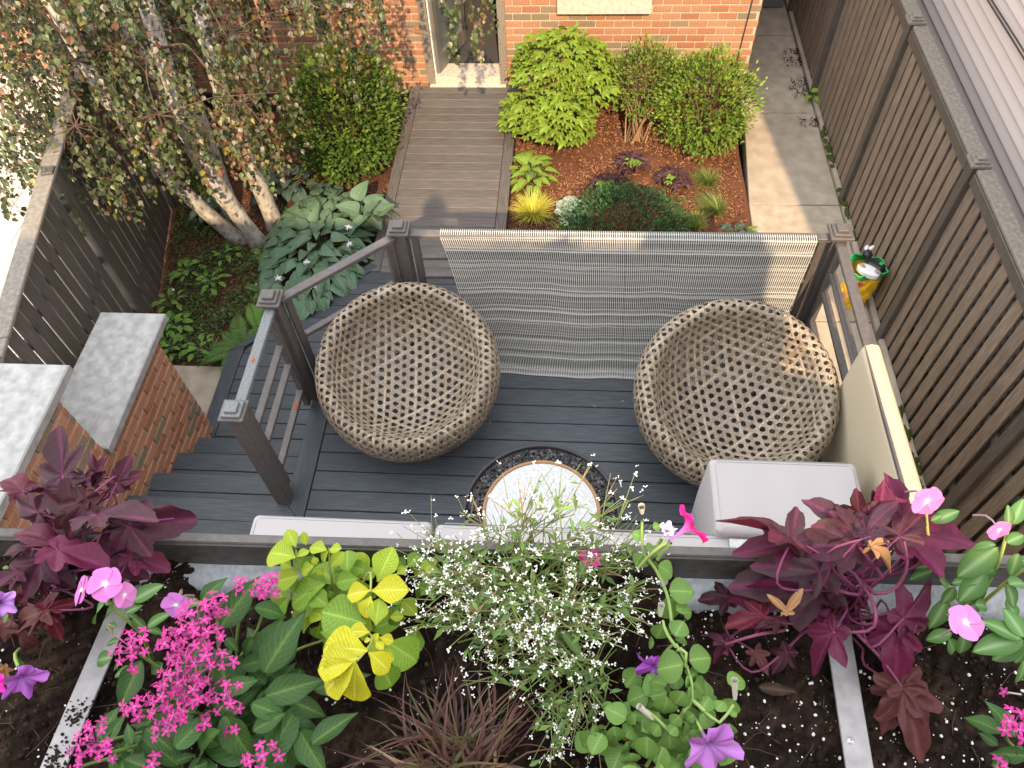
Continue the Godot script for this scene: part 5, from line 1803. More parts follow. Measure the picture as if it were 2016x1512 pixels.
# ------------------------------------------------------------------ planter at the terrace edge
func build_planter() -> void:
	var o := thing("planter", "long weathered metal planter full of dark soil on the terrace edge", "planter", Vector3(0, 3.0, -0.117))
	var turn := Basis(Vector3.UP, deg_to_rad(0.9))
	o.basis = turn
	part(o, "far_wall", bx(Vector3(3.2, 0.54, 0.005), 0.001), M.planter_metal, at(0, 0.27, -0.297))
	part(o, "near_wall", bx(Vector3(3.2, 0.54, 0.005), 0.001), M.planter_metal, at(0, 0.27, 0.28))
	for s in [-1, 1]:
		part(o, "end_wall", bx(Vector3(0.005, 0.54, 0.572), 0.001), M.planter_metal, at(s * 1.5975, 0.27, -0.0085))
	part(o, "lip", bx(Vector3(3.2, 0.006, 0.014), 0.002), M.planter_metal, at(0, 0.541, -0.304))
	part(o, "floor", bx(Vector3(3.18, 0.01, 0.56), 0.001), M.planter_metal, at(0, 0.02, -0.0085))
	# pale crusted ledge inside the far wall, soil lying over parts of it
	var rows := []
	var nz := FastNoiseLite.new()
	nz.seed = 61
	nz.frequency = 9.0
	for i in 5:
		var row := PackedVector3Array()
		for j in 161:
			var x := -1.59 + 3.18 * j / 160.0
			row.append(Vector3(x, [0.476, 0.474, 0.470, 0.455, 0.40][i] + 0.002 * nz.get_noise_2d(x, i * 0.1), -0.294 + [0.0, 0.012, 0.024, 0.034, 0.040][i]))
		rows.append(row)
	var lm := MB.new()
	lm.grid(rows, [Color.WHITE])
	part(o, "ledge", lm.done(), M.planter_crust)
	# the soil
	var n1 := FastNoiseLite.new()
	n1.seed = 62
	n1.frequency = 5.0
	var n2 := FastNoiseLite.new()
	n2.seed = 63
	n2.frequency = 34.0
	var soil_h := func(x: float, z: float) -> float:
		var h := 3.432 + 0.018 * n1.get_noise_2d(x, z) + 0.014 * n2.get_noise_2d(x, z) + 0.007 * n2.get_noise_2d(x * 3.0, z * 3.0)
		var bare := maxf(smoothstep(-0.54, -0.49, x) * smoothstep(-0.34, -0.39, x), smoothstep(0.15, 0.20, x)) * (0.75 + 0.6 * n1.get_noise_2d(x * 4.0 + 20.0, 3.0))
		return h + 0.046 * (1.0 - clampf(bare, 0.0, 1.0)) * smoothstep(-0.30, -0.40, z) + 0.004
	rows = []
	var shades := []
	var zz := -0.421
	while zz < 0.15:
		var row := PackedVector3Array()
		var shade := PackedColorArray()
		var x := -1.58
		while x < 1.58:
			row.append(Vector3(x, soil_h.call(x, zz - x * 0.0157), zz - x * 0.0157))
			var k := clampf(0.5 + 0.8 * n2.get_noise_2d(x * 2.2 + 5.0, zz * 2.2) + 0.7 * n1.get_noise_2d(x * 1.5, zz * 1.5 + 9.0), 0.0, 1.0)
			shade.append(L(0.013, 0.0092, 0.0075).lerp(L(0.062, 0.042, 0.031), k * k))
			x += 0.009
		rows.append(row)
		shades.append(shade)
		zz += 0.009
	var sm := MB.new()
	sm.grid(rows, shades)
	var so := single("soil", sm.done(), M.soil_dark)
	so.set_meta("kind", "structure")
	var clod := MB.new()
	clod.box(Transform3D(Basis.from_euler(Vector3(0.5, 0.3, 0.2))), Vector3(1.0, 0.7, 0.85), 0.28)
	var clod_mesh := clod.done()
	var places := []
	var cols := []
	for i in 16000:
		var x := r(-0.95, 0.8)
		var z := r(-0.42, 0.0)
		var s := 0.0018 + 0.0065 * pow(rng.randf(), 3.5)
		places.append(Transform3D(Basis.from_euler(Vector3(r(0, 6), r(0, 6), r(0, 6))).scaled(Vector3.ONE * s), Vector3(x, soil_h.call(x, z) + s * 0.2, z)))
		cols.append(vary(L(0.030, 0.020, 0.0145) * r(0.35, 1.3), 0.2) if rng.randf() < 0.92 else vary(L(0.060, 0.038, 0.025), 0.3))
	many(null, "soil_crumbs", clod_mesh, M.chip, places, cols)
	places = []
	for i in 4200:
		var x := r(-0.95, 0.8)
		var z := r(-0.42, 0.0)
		if n1.get_noise_2d(x * 2.0 + 7.0, z * 2.0) < -0.1 + 0.5 * rng.randf() - (0.5 if x > 0.15 else 0.0):
			continue
		var s := 0.0011 + 0.0032 * pow(rng.randf(), 3.0)
		places.append(Transform3D(Basis.from_euler(Vector3(r(0, 6), r(0, 6), r(0, 6))).scaled(Vector3.ONE * s * 1.2), Vector3(x, soil_h.call(x, z) + s * 0.5, z)))
	many(null, "perlite", clod_mesh, M.perlite, places)
	# root fibres
	var fib := MB.new()
	for i in 260:
		var x := r(-0.9, 0.75)
		var z := r(-0.40, -0.05)
		var a := r(0, TAU)
		var p := Vector3(x, soil_h.call(x, z) + 0.003, z)
		var d := Vector3(cos(a), 0, sin(a)) * r(0.008, 0.03)
		fib.tube(PackedVector3Array([p - d, p + Vector3(r(-0.006, 0.006), 0.004, r(-0.006, 0.006)), p + d]), PackedFloat32Array([0.0004]), 3, [L(0.11, 0.07, 0.045)])
	part(o, "root_fibres", fib.done(), M.stem, o.transform.affine_inverse(), true)
	# flat metal straps across the planter
	for q in [[228, 1222, 105, 1512, "flat grey metal strap across the planter on the left, soil spilt on it"], [1650, 1245, 1692, 1512, "flat grey metal strap across the planter on the right with one rivet"]]:
		var a := P(q[0], q[1], 3.462)
		var b := P(q[2], q[3], 3.462)
		var d := (b - a).normalized()
		var s := thing("metal_strap", q[4], "strap", Vector3(b.x, 3.46, b.z), "straps across the planter")
		var mb := MB.new()
		bar(mb, a - d * 0.12, b + d * 0.14, 0.033, 0.004, 0.001)
		part(s, "strip", mb.done(), M.strap, Transform3D(Basis(), -s.position))
		if q[0] > 1000:
			var riv := MB.new()
			riv.lathe([v2(0.001, 0.003), v2(0.003, 0.0025), v2(0.005, 0.0)], 12)
			part(s, "rivet", riv.done(), M.metal_trim, Transform3D(Basis(), P(1674, 1458, 3.464) - s.position))
		else:
			var cl := []
			var cc := []
			for i in 150:
				var pp: Vector3 = a.lerp(b, [0.62, 0.70, 0.9, 0.98, 1.0][i % 5] + rng.randfn(0, 0.035)) + Vector3(rng.randfn(0, 0.009), 0.003, 0)
				var sc := r(0.0012, 0.005)
				cl.append(Transform3D(Basis.from_euler(Vector3(r(0, 6), r(0, 6), r(0, 6))).scaled(Vector3(sc, sc, sc)), pp - s.position))
				cc.append(L(0.028, 0.02, 0.014))
			many(s, "spilt_soil", clod_mesh, M.chip, cl, cc)


# leaves listed as [foot x, foot y, tip x, tip y, foot height, tip height] in picture units, at the scale and corner given
func spread_leaves(o: Node3D, meshes: Array, m: Material, mesh_length: float, ox: float, oy: float, sc: float, list: Array, wide := 1.0, tilt := 0.3, called := "leaf") -> void:
	for q in list:
		var a := P(ox + q[0] * sc, oy + q[1] * sc, q[4])
		var b := P(ox + q[2] * sc, oy + q[3] * sc, q[5])
		part(o, called, meshes[rng.randi() % meshes.size()], m, along(a - o.position, b - o.position, mesh_length, r(-tilt, tilt), wide * r(0.92, 1.08)))


func vine(called: String, label: String, foot: Vector3, ox: float, oy: float, sc: float, leaf_list: Array, brown: Array, tan_list: Array) -> Node3D:
	var o := thing(called, label, "vine", foot)
	var shapes := [
		[[0, 0.10, 42], [56, 0.064, 31], [-56, 0.066, 31], [118, 0.046, 36], [-118, 0.046, 36]],
		[[0, 0.10, 46], [52, 0.054, 30], [-60, 0.064, 32], [122, 0.040, 38], [-116, 0.044, 36]],
		[[0, 0.10, 38], [62, 0.068, 30], [-56, 0.072, 31], [124, 0.040, 38], [-118, 0.044, 36]],
	]
	var ms := []
	for i in 9:
		var base := [L(0.115, 0.032, 0.068), L(0.085, 0.028, 0.052), L(0.150, 0.026, 0.075), L(0.095, 0.042, 0.068), L(0.185, 0.024, 0.088), L(0.070, 0.022, 0.036), L(0.105, 0.045, 0.075), L(0.13, 0.022, 0.055), L(0.08, 0.036, 0.06)][i] as Color
		ms.append(lobed(shapes[i % 3], 0.026, Color(base.r * 0.62, base.g * 0.55, base.b * 0.50), L(0.17, 0.028, 0.085), 0.35, 0.05 + 0.04 * (i % 4), 72, 0.035, 0.82))
	spread_leaves(o, ms, M.plum_leaf, 0.10, ox, oy, sc, leaf_list, 0.95, 0.85)
	var bm := [lobed(shapes[0], 0.020, L(0.10, 0.034, 0.034), L(0.17, 0.06, 0.055), 0.5, 0.1, 60, 0.05, 0.9), lobed(shapes[1], 0.016, L(0.12, 0.018, 0.030), L(0.19, 0.04, 0.055), 0.8, 0.1, 60, 0.07, 0.9)]
	spread_leaves(o, bm, M.plum_leaf, 0.10, ox, oy, sc, brown, 0.9, 0.5)
	var tm := [lobed([[0, 0.10, 38], [68, 0.034, 34], [-68, 0.034, 34]], 0.016, L(0.33, 0.18, 0.085), L(0.44, 0.26, 0.12), 0.5, 0.1, 50, 0.03, 0.9)]
	spread_leaves(o, tm, M.leaf, 0.10, ox, oy, sc, tan_list, 0.8, 0.4)
	# a stalk from each leaf back to the root
	var k := 0
	for q in leaf_list + brown:
		var a := P(ox + q[0] * sc, oy + q[1] * sc, q[4])
		var d := a - P(ox + q[2] * sc, oy + q[3] * sc, q[5])
		d.y = -0.01
		stem(o, "stalk", [a, a + d.normalized() * minf(0.05, a.distance_to(foot) * 0.4) - Vector3(0, 0.012, 0), foot.lerp(a, 0.35) + Vector3(r(-0.02, 0.02), 0.01, r(-0.02, 0.02)), foot + Vector3(r(-0.02, 0.02), 0, r(-0.02, 0.02))], 0.0014, 0.0022, L(0.17, 0.035, 0.095))
		k += 1
	return o


func star_flower(petals: int, rad: float, width: float, base: Color, eye: Color, cup := 0.15, round_tip := false) -> ArrayMesh:
	var mb := MB.new()
	for i in petals:
		var b := Basis(Vector3.UP, TAU * i / petals)
		var rows := []
		var cols := []
		var prof := [[0.0, 0.10], [0.25, 0.55], [0.5, 1.0], [0.72, 0.82], [0.9, 0.38], [1.0, 0.02]]
		if round_tip:
			prof = [[0.0, 0.10], [0.25, 0.50], [0.5, 0.86], [0.72, 1.0], [0.9, 0.82], [0.98, 0.5], [1.0, 0.08]]
		for q in prof:
			var row := PackedVector3Array()
			for s in [-1.0, -0.5, 0.0, 0.5, 1.0]:
				row.append(b * Vector3(s * q[1] * width / 2.0 + (0.12 * width * q[0] if round_tip else 0.0), cup * rad * q[0] * (1.0 - q[0] * 0.8) + absf(s) * 0.05 * rad * q[1] + 0.0006 * i, q[0] * rad))
			rows.append(row)
			cols.append(eye if q[0] < 0.12 else base.lerp(eye, maxf(0.0, 0.30 - q[0]) * 1.4))
		var tone_ := 0.90 + 0.2 * absf(sin(i * 2.7))
		for k in cols.size():
			cols[k] = cols[k] * tone_ if k > 0 else cols[k]
		mb.grid(rows, cols)
	return mb.done()


func vinca_flower(o: Node3D, p: Vector3, facing: Vector3, size: float, pink: Color) -> void:
	var m := star_flower(5, 0.02, 0.0235, pink, L(0.85, 0.70, 0.80), 0.10, true)
	var y := facing.normalized()
	var x := y.cross(Vector3.FORWARD).normalized()
	var f := part(o, "flower", m, M.petal, Transform3D(Basis(x, y, x.cross(y)).scaled(Vector3.ONE * size * 0.80) * Basis(Vector3.UP, r(0, 6)), p - o.position))
	var eye := MB.new()
	eye.lathe([v2(0.0003, 0.0022), v2(0.0014, 0.0018), v2(0.0026, 0.0008), v2(0.0032, 0.0)], 10)
	part(f, "eye", eye.done(), M.perlite, at(0, 0.0012, 0))
	stem(o, "flower_stem", [p - y * 0.001, p - y * 0.02, p - y * 0.035 - Vector3(0, 0.02, 0)], 0.001, 0.0016, L(0.30, 0.20, 0.24))


func trumpet(o: Node3D, neck: Vector3, mouth: Vector3, wide: float, inner: Color, outer: Color, ruffle := 0.12) -> void:
	var d := mouth - neck
	var l := d.length()
	var y := d.normalized()
	var x := y.cross(Vector3(0.2, 0.3, 1)).normalized()
	var b := Basis(x, y, x.cross(y))
	var rows := []
	var cols := []
	var prof := [[0.05, 0.0], [0.07, 0.2], [0.10, 0.45], [0.17, 0.68], [0.34, 0.84], [0.62, 0.94], [0.86, 0.98], [1.0, 0.97]]
	for i in prof.size():
		var row := PackedVector3Array()
		var streak := PackedColorArray()
		for j in 41:
			var a := TAU * j / 40.0
			var k: float = prof[i][0]
			var f := 1.0 + ruffle * k * k * (cos(a * 5.0) * 0.9 + 0.4 * sin(a * 9.0 + 1.0))
			streak.append(outer.lerp(inner, clampf((i - 2) / 3.0, 0.0, 1.0)) * (1.0 - 0.34 * pow(absf(cos(a * 2.5 + 0.4)), 14.0) - 0.10 * pow(absf(sin(a * 12.0)), 3.0)))
			row.append(b * Vector3(cos(a) * wide * k * f, l * prof[i][1] + ruffle * wide * k * k * 1.1 * sin(a * 5.0 + 0.6) + ruffle * 0.5 * wide * k * sin(a * 11.0), sin(a) * wide * k * f))
		rows.append(row)
		cols.append(streak)
	var mb := MB.new()
	mb.grid(rows, cols, true)
	part(o, "flower", mb.done(), M.petal, Transform3D(Basis(), neck - o.position))
	stem(o, "flower_stem", [neck, neck - y * 0.02, neck - y * 0.04 - Vector3(0, 0.02, 0)], 0.0022, 0.0018, L(0.22, 0.32, 0.08))


func build_planter_plants() -> void:
	# --- sweet potato vine on the left
	vine("sweet_potato_vine", "bushy dark purple-leaved vine at the left end of the planter", P(105, 1130, 3.44), 0.0, 800.0, 0.2976, [
		[415, 455, 362, 115, 3.60, 3.63], [430, 560, 165, 545, 3.60, 3.62], [500, 690, 190, 560, 3.61, 3.62], [640, 720, 1035, 665, 3.62, 3.63], [850, 790, 1315, 745, 3.60, 3.585],
		[640, 510, 690, 385, 3.60, 3.61], [600, 500, 670, 395, 3.60, 3.62], [575, 480, 445, 505, 3.60, 3.60], [775, 505, 860, 320, 3.60, 3.62], [775, 505, 945, 440, 3.60, 3.60],
		[560, 620, 425, 890, 3.62, 3.60], [370, 915, 100, 760, 3.60, 3.60], [250, 700, 30, 640, 3.59, 3.57], [150, 560, 30, 420, 3.58, 3.57], [385, 950, 735, 1040, 3.61, 3.60],
		[700, 830, 600, 945, 3.60, 3.58], [860, 780, 640, 900, 3.60, 3.58], [885, 990, 1140, 1080, 3.55, 3.53], [870, 985, 1010, 880, 3.55, 3.55], [270, 1010, 130, 1290, 3.58, 3.55],
		[200, 930, -20, 960, 3.59, 3.58], [330, 800, 60, 1000, 3.58, 3.56], [720, 1010, 990, 1140, 3.54, 3.52], [420, 640, 560, 760, 3.58, 3.56], [560, 840, 420, 1000, 3.57, 3.56],
		[120, 1100, -60, 1180, 3.57, 3.56], [300, 1090, 520, 1170, 3.55, 3.53], [640, 440, 560, 280, 3.58, 3.59], [350, 540, 270, 450, 3.57, 3.57]],
		[[300, 1350, 520, 1290, 3.56, 3.55], [300, 1350, 60, 1460, 3.56, 3.54], [330, 1370, 400, 1560, 3.55, 3.53], [250, 1180, 330, 1250, 3.55, 3.54], [130, 1480, 260, 1620, 3.54, 3.50], [80, 1420, -40, 1560, 3.54, 3.50], [190, 1230, 60, 1330, 3.54, 3.52]], [[30, 1720, 60, 1900, 3.53, 3.49]])
	# --- and on the right
	var v := vine("sweet_potato_vine", "sprawling magenta-purple vine at the right with trailing stems and wilted leaves", P(1650, 1215, 3.44), 1300.0, 920.0, 0.3915, [
		[665, 360, 322, 175, 3.63, 3.64], [655, 375, 690, 195, 3.63, 3.63], [640, 385, 368, 408, 3.60, 3.60], [985, 390, 645, 385, 3.63, 3.63], [950, 310, 738, 145, 3.62, 3.64], [990, 330, 760, 290, 3.63, 3.64],
		[1000, 230, 985, 108, 3.63, 3.66], [1060, 240, 1075, 112, 3.63, 3.65], [1100, 250, 1135, 72, 3.63, 3.66], [1040, 330, 1185, 155, 3.64, 3.66], [1215, 260, 1158, 30, 3.62, 3.66], [1200, 350, 1350, 210, 3.64, 3.65],
		[1220, 330, 1615, 355, 3.62, 3.60], [1150, 325, 985, 345, 3.63, 3.63], [800, 525, 445, 495, 3.56, 3.55], [800, 560, 690, 540, 3.56, 3.56], [770, 575, 330, 605, 3.53, 3.52], [690, 590, 350, 690, 3.53, 3.50],
		[340, 655, 185, 665, 3.48, 3.47], [600, 780, 470, 805, 3.53, 3.52], [330, 890, 250, 975, 3.50, 3.49], [330, 885, 205, 820, 3.50, 3.49], [640, 930, 560, 1040, 3.48, 3.46], [870, 830, 720, 1035, 3.56, 3.52],
		[1220, 760, 1425, 580, 3.56, 3.57], [1220, 770, 1335, 800, 3.55, 3.54], [1190, 820, 1190, 1090, 3.54, 3.50], [1195, 815, 1290, 950, 3.53, 3.51], [1190, 820, 1085, 850, 3.53, 3.52], [1060, 350, 1200, 300, 3.65, 3.66],
		[860, 620, 1015, 650, 3.53, 3.52], [700, 760, 560, 720, 3.51, 3.5], [780, 740, 860, 820, 3.52, 3.50], [1100, 300, 960, 220, 3.62, 3.63], [1250, 420, 1300, 560, 3.58, 3.55], [920, 420, 900, 470, 3.6, 3.58]],
		[[520, 750, 318, 795, 3.52, 3.51], [480, 930, 552, 1048, 3.48, 3.47], [1215, 1110, 1345, 1520, 3.49, 3.46], [1212, 1112, 1105, 1345, 3.49, 3.46], [1222, 1112, 1405, 1335, 3.49, 3.46], [900, 690, 820, 730, 3.52, 3.50], [960, 670, 1070, 725, 3.51, 3.50], [700, 640, 820, 610, 3.52, 3.52]],
		[[1065, 400, 1222, 515, 3.66, 3.63], [1062, 395, 1160, 350, 3.66, 3.66], [1060, 400, 1012, 432, 3.66, 3.65], [635, 725, 718, 612, 3.57, 3.59], [635, 725, 545, 640, 3.57, 3.58], [635, 735, 590, 745, 3.57, 3.56]])
	for q in [[[1215, 1105, 3.49], [1100, 950, 3.52], [1000, 850, 3.53], [900, 740, 3.46]], [[870, 830, 3.56], [1050, 822, 3.58], [1085, 750, 3.60], [1060, 660, 3.59], [1010, 580, 3.57]], [[1225, 370, 3.64], [1240, 500, 3.62], [1185, 605, 3.59], [1080, 635, 3.58], [1010, 560, 3.57]], [[790, 430, 3.62], [980, 540, 3.59], [1000, 640, 3.56], [830, 600, 3.55]], [[1000, 400, 3.64], [1090, 510, 3.62], [1110, 560, 3.60], [1010, 572, 3.57]], [[330, 890, 3.51], [480, 845, 3.53], [620, 820, 3.50]], [[1215, 620, 3.57], [1218, 690, 3.57], [1100, 748, 3.54], [920, 765, 3.48]]]:
		var pts := []
		for w in q:
			pts.append(P(1300 + w[0] * 0.3915, 920 + w[1] * 0.3915, w[2]))
		stem(v, "stem", pts, 0.0018, 0.0024, L(0.17, 0.036, 0.09), 7)

	# --- lime-leaved plant
	var lime := thing("lime_plant", "lime and yellow leaved plant beside the pink star flowers", "plant", P(690, 1250, 3.44))
	var lg := []
	var ly := []
	for i in 3:
		lg.append(blade(0.06, 0.044, "spoon", 0.30, 0.14 + 0.06 * i, L(0.20, 0.36, 0.035) * (0.85 + 0.14 * i), L(0.30, 0.46, 0.08), 0.16, 12, 4, 1.0))
		ly.append(blade(0.06, 0.043, "spoon", 0.32, 0.12 + 0.06 * i, L(0.62, 0.60, 0.020) * (0.9 + 0.08 * i), L(0.66, 0.66, 0.10), 0.16, 12, 4, 1.0))
	var mid := [blade(0.06, 0.045, "spoon", 0.28, 0.18, L(0.36, 0.48, 0.03), L(0.42, 0.55, 0.08), 0.14, 12, 4, 1.0)]
	spread_leaves(lime, mid, M.leaf_vein, 0.06, 460, 1020, 0.3254, [[375, 238, 190, 190, 3.61, 3.60], [378, 175, 318, 66, 3.62, 3.63], [378, 235, 458, 188, 3.61, 3.61], [440, 165, 415, 82, 3.61, 3.62], [565, 195, 452, 165, 3.61, 3.61], [578, 190, 645, 178, 3.61, 3.62], [572, 200, 522, 262, 3.61, 3.60], [590, 295, 662, 200, 3.59, 3.60], [350, 305, 283, 260, 3.58, 3.58], [405, 345, 238, 385, 3.57, 3.56], [490, 285, 395, 330, 3.60, 3.59], [500, 300, 545, 345, 3.59, 3.58], [500, 285, 485, 235, 3.60, 3.61], [870, 385, 960, 168, 3.61, 3.63], [985, 340, 1048, 295, 3.59, 3.59], [1120, 345, 1222, 255, 3.56, 3.57], [860, 650, 880, 480, 3.63, 3.64], [560, 600, 452, 560, 3.56, 3.55], [700, 480, 800, 530, 3.58, 3.57], [940, 600, 1030, 590, 3.56, 3.56], [830, 820, 975, 850, 3.66, 3.66]], 1.05, 0.25)
	spread_leaves(lime, lg, M.leaf_vein, 0.06, 460, 1020, 0.3254, [[690, 340, 680, 175, 3.57, 3.57], [815, 320, 690, 285, 3.56, 3.56], [755, 365, 605, 390, 3.57, 3.57], [550, 400, 310, 510, 3.57, 3.55], [575, 540, 448, 435, 3.56, 3.57], [575, 440, 605, 485, 3.56, 3.55], [1050, 300, 1130, 205, 3.56, 3.56], [905, 500, 1035, 465, 3.57, 3.56], [800, 640, 508, 555, 3.62, 3.62], [925, 745, 1142, 885, 3.63, 3.60], [880, 870, 968, 1040, 3.63, 3.60], [1130, 470, 1200, 380, 3.54, 3.55], [660, 300, 600, 360, 3.55, 3.54], [400, 345, 300, 430, 3.56, 3.54], [690, 540, 790, 520, 3.56, 3.57], [520, 650, 490, 740, 3.54, 3.52], [330, 480, 220, 610, 3.54, 3.52], [790, 380, 850, 300, 3.56, 3.57], [1100, 400, 1150, 480, 3.54, 3.52], [600, 330, 690, 370, 3.55, 3.55], [750, 450, 700, 560, 3.57, 3.56], [520, 690, 640, 700, 3.54, 3.54], [430, 370, 560, 390, 3.56, 3.56], [960, 560, 1000, 660, 3.55, 3.53], [330, 530, 250, 570, 3.53, 3.52], [880, 530, 940, 620, 3.58, 3.57]], 1.05, 0.3)
	spread_leaves(lime, ly, M.leaf_vein, 0.06, 460, 1020, 0.3254, [[828, 438, 672, 462, 3.64, 3.63], [836, 440, 1064, 425, 3.64, 3.64], [830, 470, 785, 612, 3.64, 3.63], [812, 802, 498, 765, 3.68, 3.67], [752, 850, 483, 905, 3.69, 3.67], [742, 868, 525, 1055, 3.69, 3.66], [742, 878, 712, 1145, 3.69, 3.65], [818, 812, 962, 935, 3.68, 3.66], [822, 690, 685, 678, 3.66, 3.66], [832, 735, 785, 742, 3.67, 3.67], [882, 722, 975, 745, 3.67, 3.66], [858, 742, 908, 795, 3.67, 3.67], [850, 745, 870, 700, 3.67, 3.68]], 1.05, 0.22)
	for i in 34:
		var a := P(r(560, 830), r(1100, 1250), r(3.49, 3.55))
		var d := Vector3(r(-1, 1), r(-0.1, 0.3), r(-1, 1)).normalized()
		part(lime, "leaf", lg[i % 3] if i % 4 else mid[0], M.leaf_vein, along(a - lime.position, a - lime.position + d * r(0.03, 0.052), 0.06, r(-0.3, 0.3)))
	for q in [[[690, 640, 3.44], [740, 480, 3.52], [822, 330, 3.60], [828, 450, 3.64]], [[700, 650, 3.44], [820, 700, 3.58], [830, 760, 3.66], [745, 865, 3.69]], [[560, 580, 3.44], [480, 400, 3.53], [400, 300, 3.58], [375, 190, 3.62]], [[600, 560, 3.44], [600, 420, 3.53], [580, 300, 3.58], [578, 180, 3.61]], [[380, 800, 3.45], [450, 770, 3.47], [560, 730, 3.49], [690, 640, 3.46]], [[740, 600, 3.45], [860, 430, 3.54], [1000, 330, 3.58], [1060, 290, 3.56]]]:
		var pts := []
		for w in q:
			pts.append(P(460 + w[0] * 0.3254, 1020 + w[1] * 0.3254, w[2]))
		stem(lime, "stem", pts, 0.0022, 0.0014, L(0.30, 0.36, 0.08))

	# --- pink star flowers
	var pent := thing("star_flower_plant", "plant with many magenta star flowers and ribbed green leaves", "plant", P(430, 1400, 3.44))
	var pl := []
	for i in 4:
		pl.append(blade(0.09, 0.040, "lance", 0.35, 0.12 + 0.09 * i, L(0.042, 0.112, 0.028) * (0.8 + 0.16 * i), L(0.14, 0.25, 0.06), 0.12, 12, 4))
	spread_leaves(pent, pl, M.leaf_rib, 0.09, 460, 1020, 0.3254, [[175, 950, 415, 545, 3.56, 3.59], [170, 1085, 565, 965, 3.57, 3.56], [100, 1120, 330, 1205, 3.58, 3.57], [190, 1230, 585, 1355, 3.54, 3.52], [330, 1100, 578, 1205, 3.54, 3.52], [110, 1290, 320, 1170, 3.57, 3.57], [-60, 1180, 110, 1520, 3.58, 3.55], [310, 1350, 435, 1530, 3.52, 3.49], [0, 1060, 120, 950, 3.56, 3.57], [280, 900, 390, 740, 3.53, 3.53], [200, 860, -10, 900, 3.54, 3.54], [190, 960, 300, 850, 3.55, 3.56], [150, 900, 290, 560, 3.53, 3.54], [120, 720, 30, 860, 3.55, 3.53], [120, 540, 350, 575, 3.60, 3.58], [120, 545, 20, 560, 3.60, 3.59], [170, 820, 80, 640, 3.53, 3.54], [260, 1300, 130, 1460, 3.53, 3.51], [90, 1050, -60, 960, 3.56, 3.56], [240, 1030, 440, 1080, 3.52, 3.50]], 1.12, 0.3)
	spread_leaves(pent, pl, M.leaf_rib, 0.09, 0, 1100, 0.2778, [[1330, 850, 1100, 1115, 3.60, 3.58], [1010, 715, 815, 1095, 3.59, 3.57], [1230, 1350, 1475, 1095, 3.58, 3.59], [1030, 1195, 1235, 1375, 3.58, 3.57], [1580, 940, 1830, 840, 3.58, 3.58], [1550, 500, 1825, 120, 3.59, 3.62], [1160, 740, 1020, 830, 3.57, 3.56], [940, 1320, 880, 1160, 3.56, 3.57], [1040, 1480, 850, 1400, 3.56, 3.55], [1240, 1440, 1400, 1380, 3.56, 3.55], [1480, 1440, 1280, 1520, 3.55, 3.54], [1700, 1100, 1500, 1020, 3.56, 3.56], [1560, 1320, 1400, 1250, 3.55, 3.55], [1650, 640, 1500, 760, 3.57, 3.56], [1600, 560, 1690, 660, 3.55, 3.55], [700, 1290, 800, 1050, 3.52, 3.54], [740, 1300, 850, 1120, 3.52, 3.54], [1420, 300, 1590, 120, 3.56, 3.57], [1390, 520, 1420, 290, 3.55, 3.57]], 1.12, 0.3)
	for i in 64:
		var a := P(r(230, 620), r(1270, 1540), r(3.48, 3.55))
		if a.distance_to(P(300, 1300, 3.5)) < 0.05:
			continue
		var d := Vector3(r(-1, 1), r(-0.15, 0.35), r(-1, 1)).normalized()
		part(pent, "leaf", pl[i % 4], M.leaf_rib, along(a - pent.position, a - pent.position + d * r(0.04, 0.085), 0.09, r(-0.6, 0.6), 1.0))
	var stars := []
	for i in 4:
		stars.append(star_flower(5, 0.0076, 0.0037, L(0.43, 0.017, 0.195) * (0.85 + 0.12 * i), L(0.62, 0.20, 0.50), 0.12))
	var bunch := func(o: Node3D, px: float, py: float, h: float, rad: float, n: int) -> void:
		var c := P(px, py, h)
		for i in n:
			var a := i * 2.39996 + r(-0.3, 0.3)
			var k := sqrt((i + 0.4) / n) * rad
			var p := c + Vector3(cos(a) * k, -k * k / rad * 0.55 + r(-0.004, 0.005), sin(a) * k)
			var up := (Vector3(cos(a) * k / rad * 0.9, 1.0, sin(a) * k / rad * 0.9) + Vector3(r(-0.35, 0.35), 0, r(-0.35, 0.35))).normalized()
			var x := up.cross(Vector3(0.3, 0.1, 1)).normalized()
			part(o, "flower", stars[rng.randi() % 4], M.petal, Transform3D(Basis(x, up, x.cross(up)) * Basis(Vector3.UP, r(0, 6)) * Basis.from_scale(Vector3.ONE * r(0.8, 1.15)), p - o.position))
		var mb := MB.new()
		for i in n:
			var a := i * 2.39996
			var k := sqrt((i + 0.4) / n) * rad
			mb.tube(PackedVector3Array([c - Vector3(0, rad * 1.1, 0), c + Vector3(cos(a) * k * 0.7, -rad * 0.5, sin(a) * k * 0.7), c + Vector3(cos(a) * k, -k * k / rad * 0.55 - 0.001, sin(a) * k)]), PackedFloat32Array([0.0008, 0.0008, 0.0010]), 4, [L(0.42, 0.10, 0.28)])
		part(o, "flower_tubes", mb.done(), M.stem, Transform3D(Basis(), -o.position), true)
		stem(o, "stem", [c - Vector3(0, rad, 0), c.lerp(o.position, 0.4) - Vector3(0, 0.02, 0), o.position + Vector3(r(-0.04, 0.04), 0, r(-0.03, 0.03))], 0.0018, 0.0024, L(0.14, 0.22, 0.06))
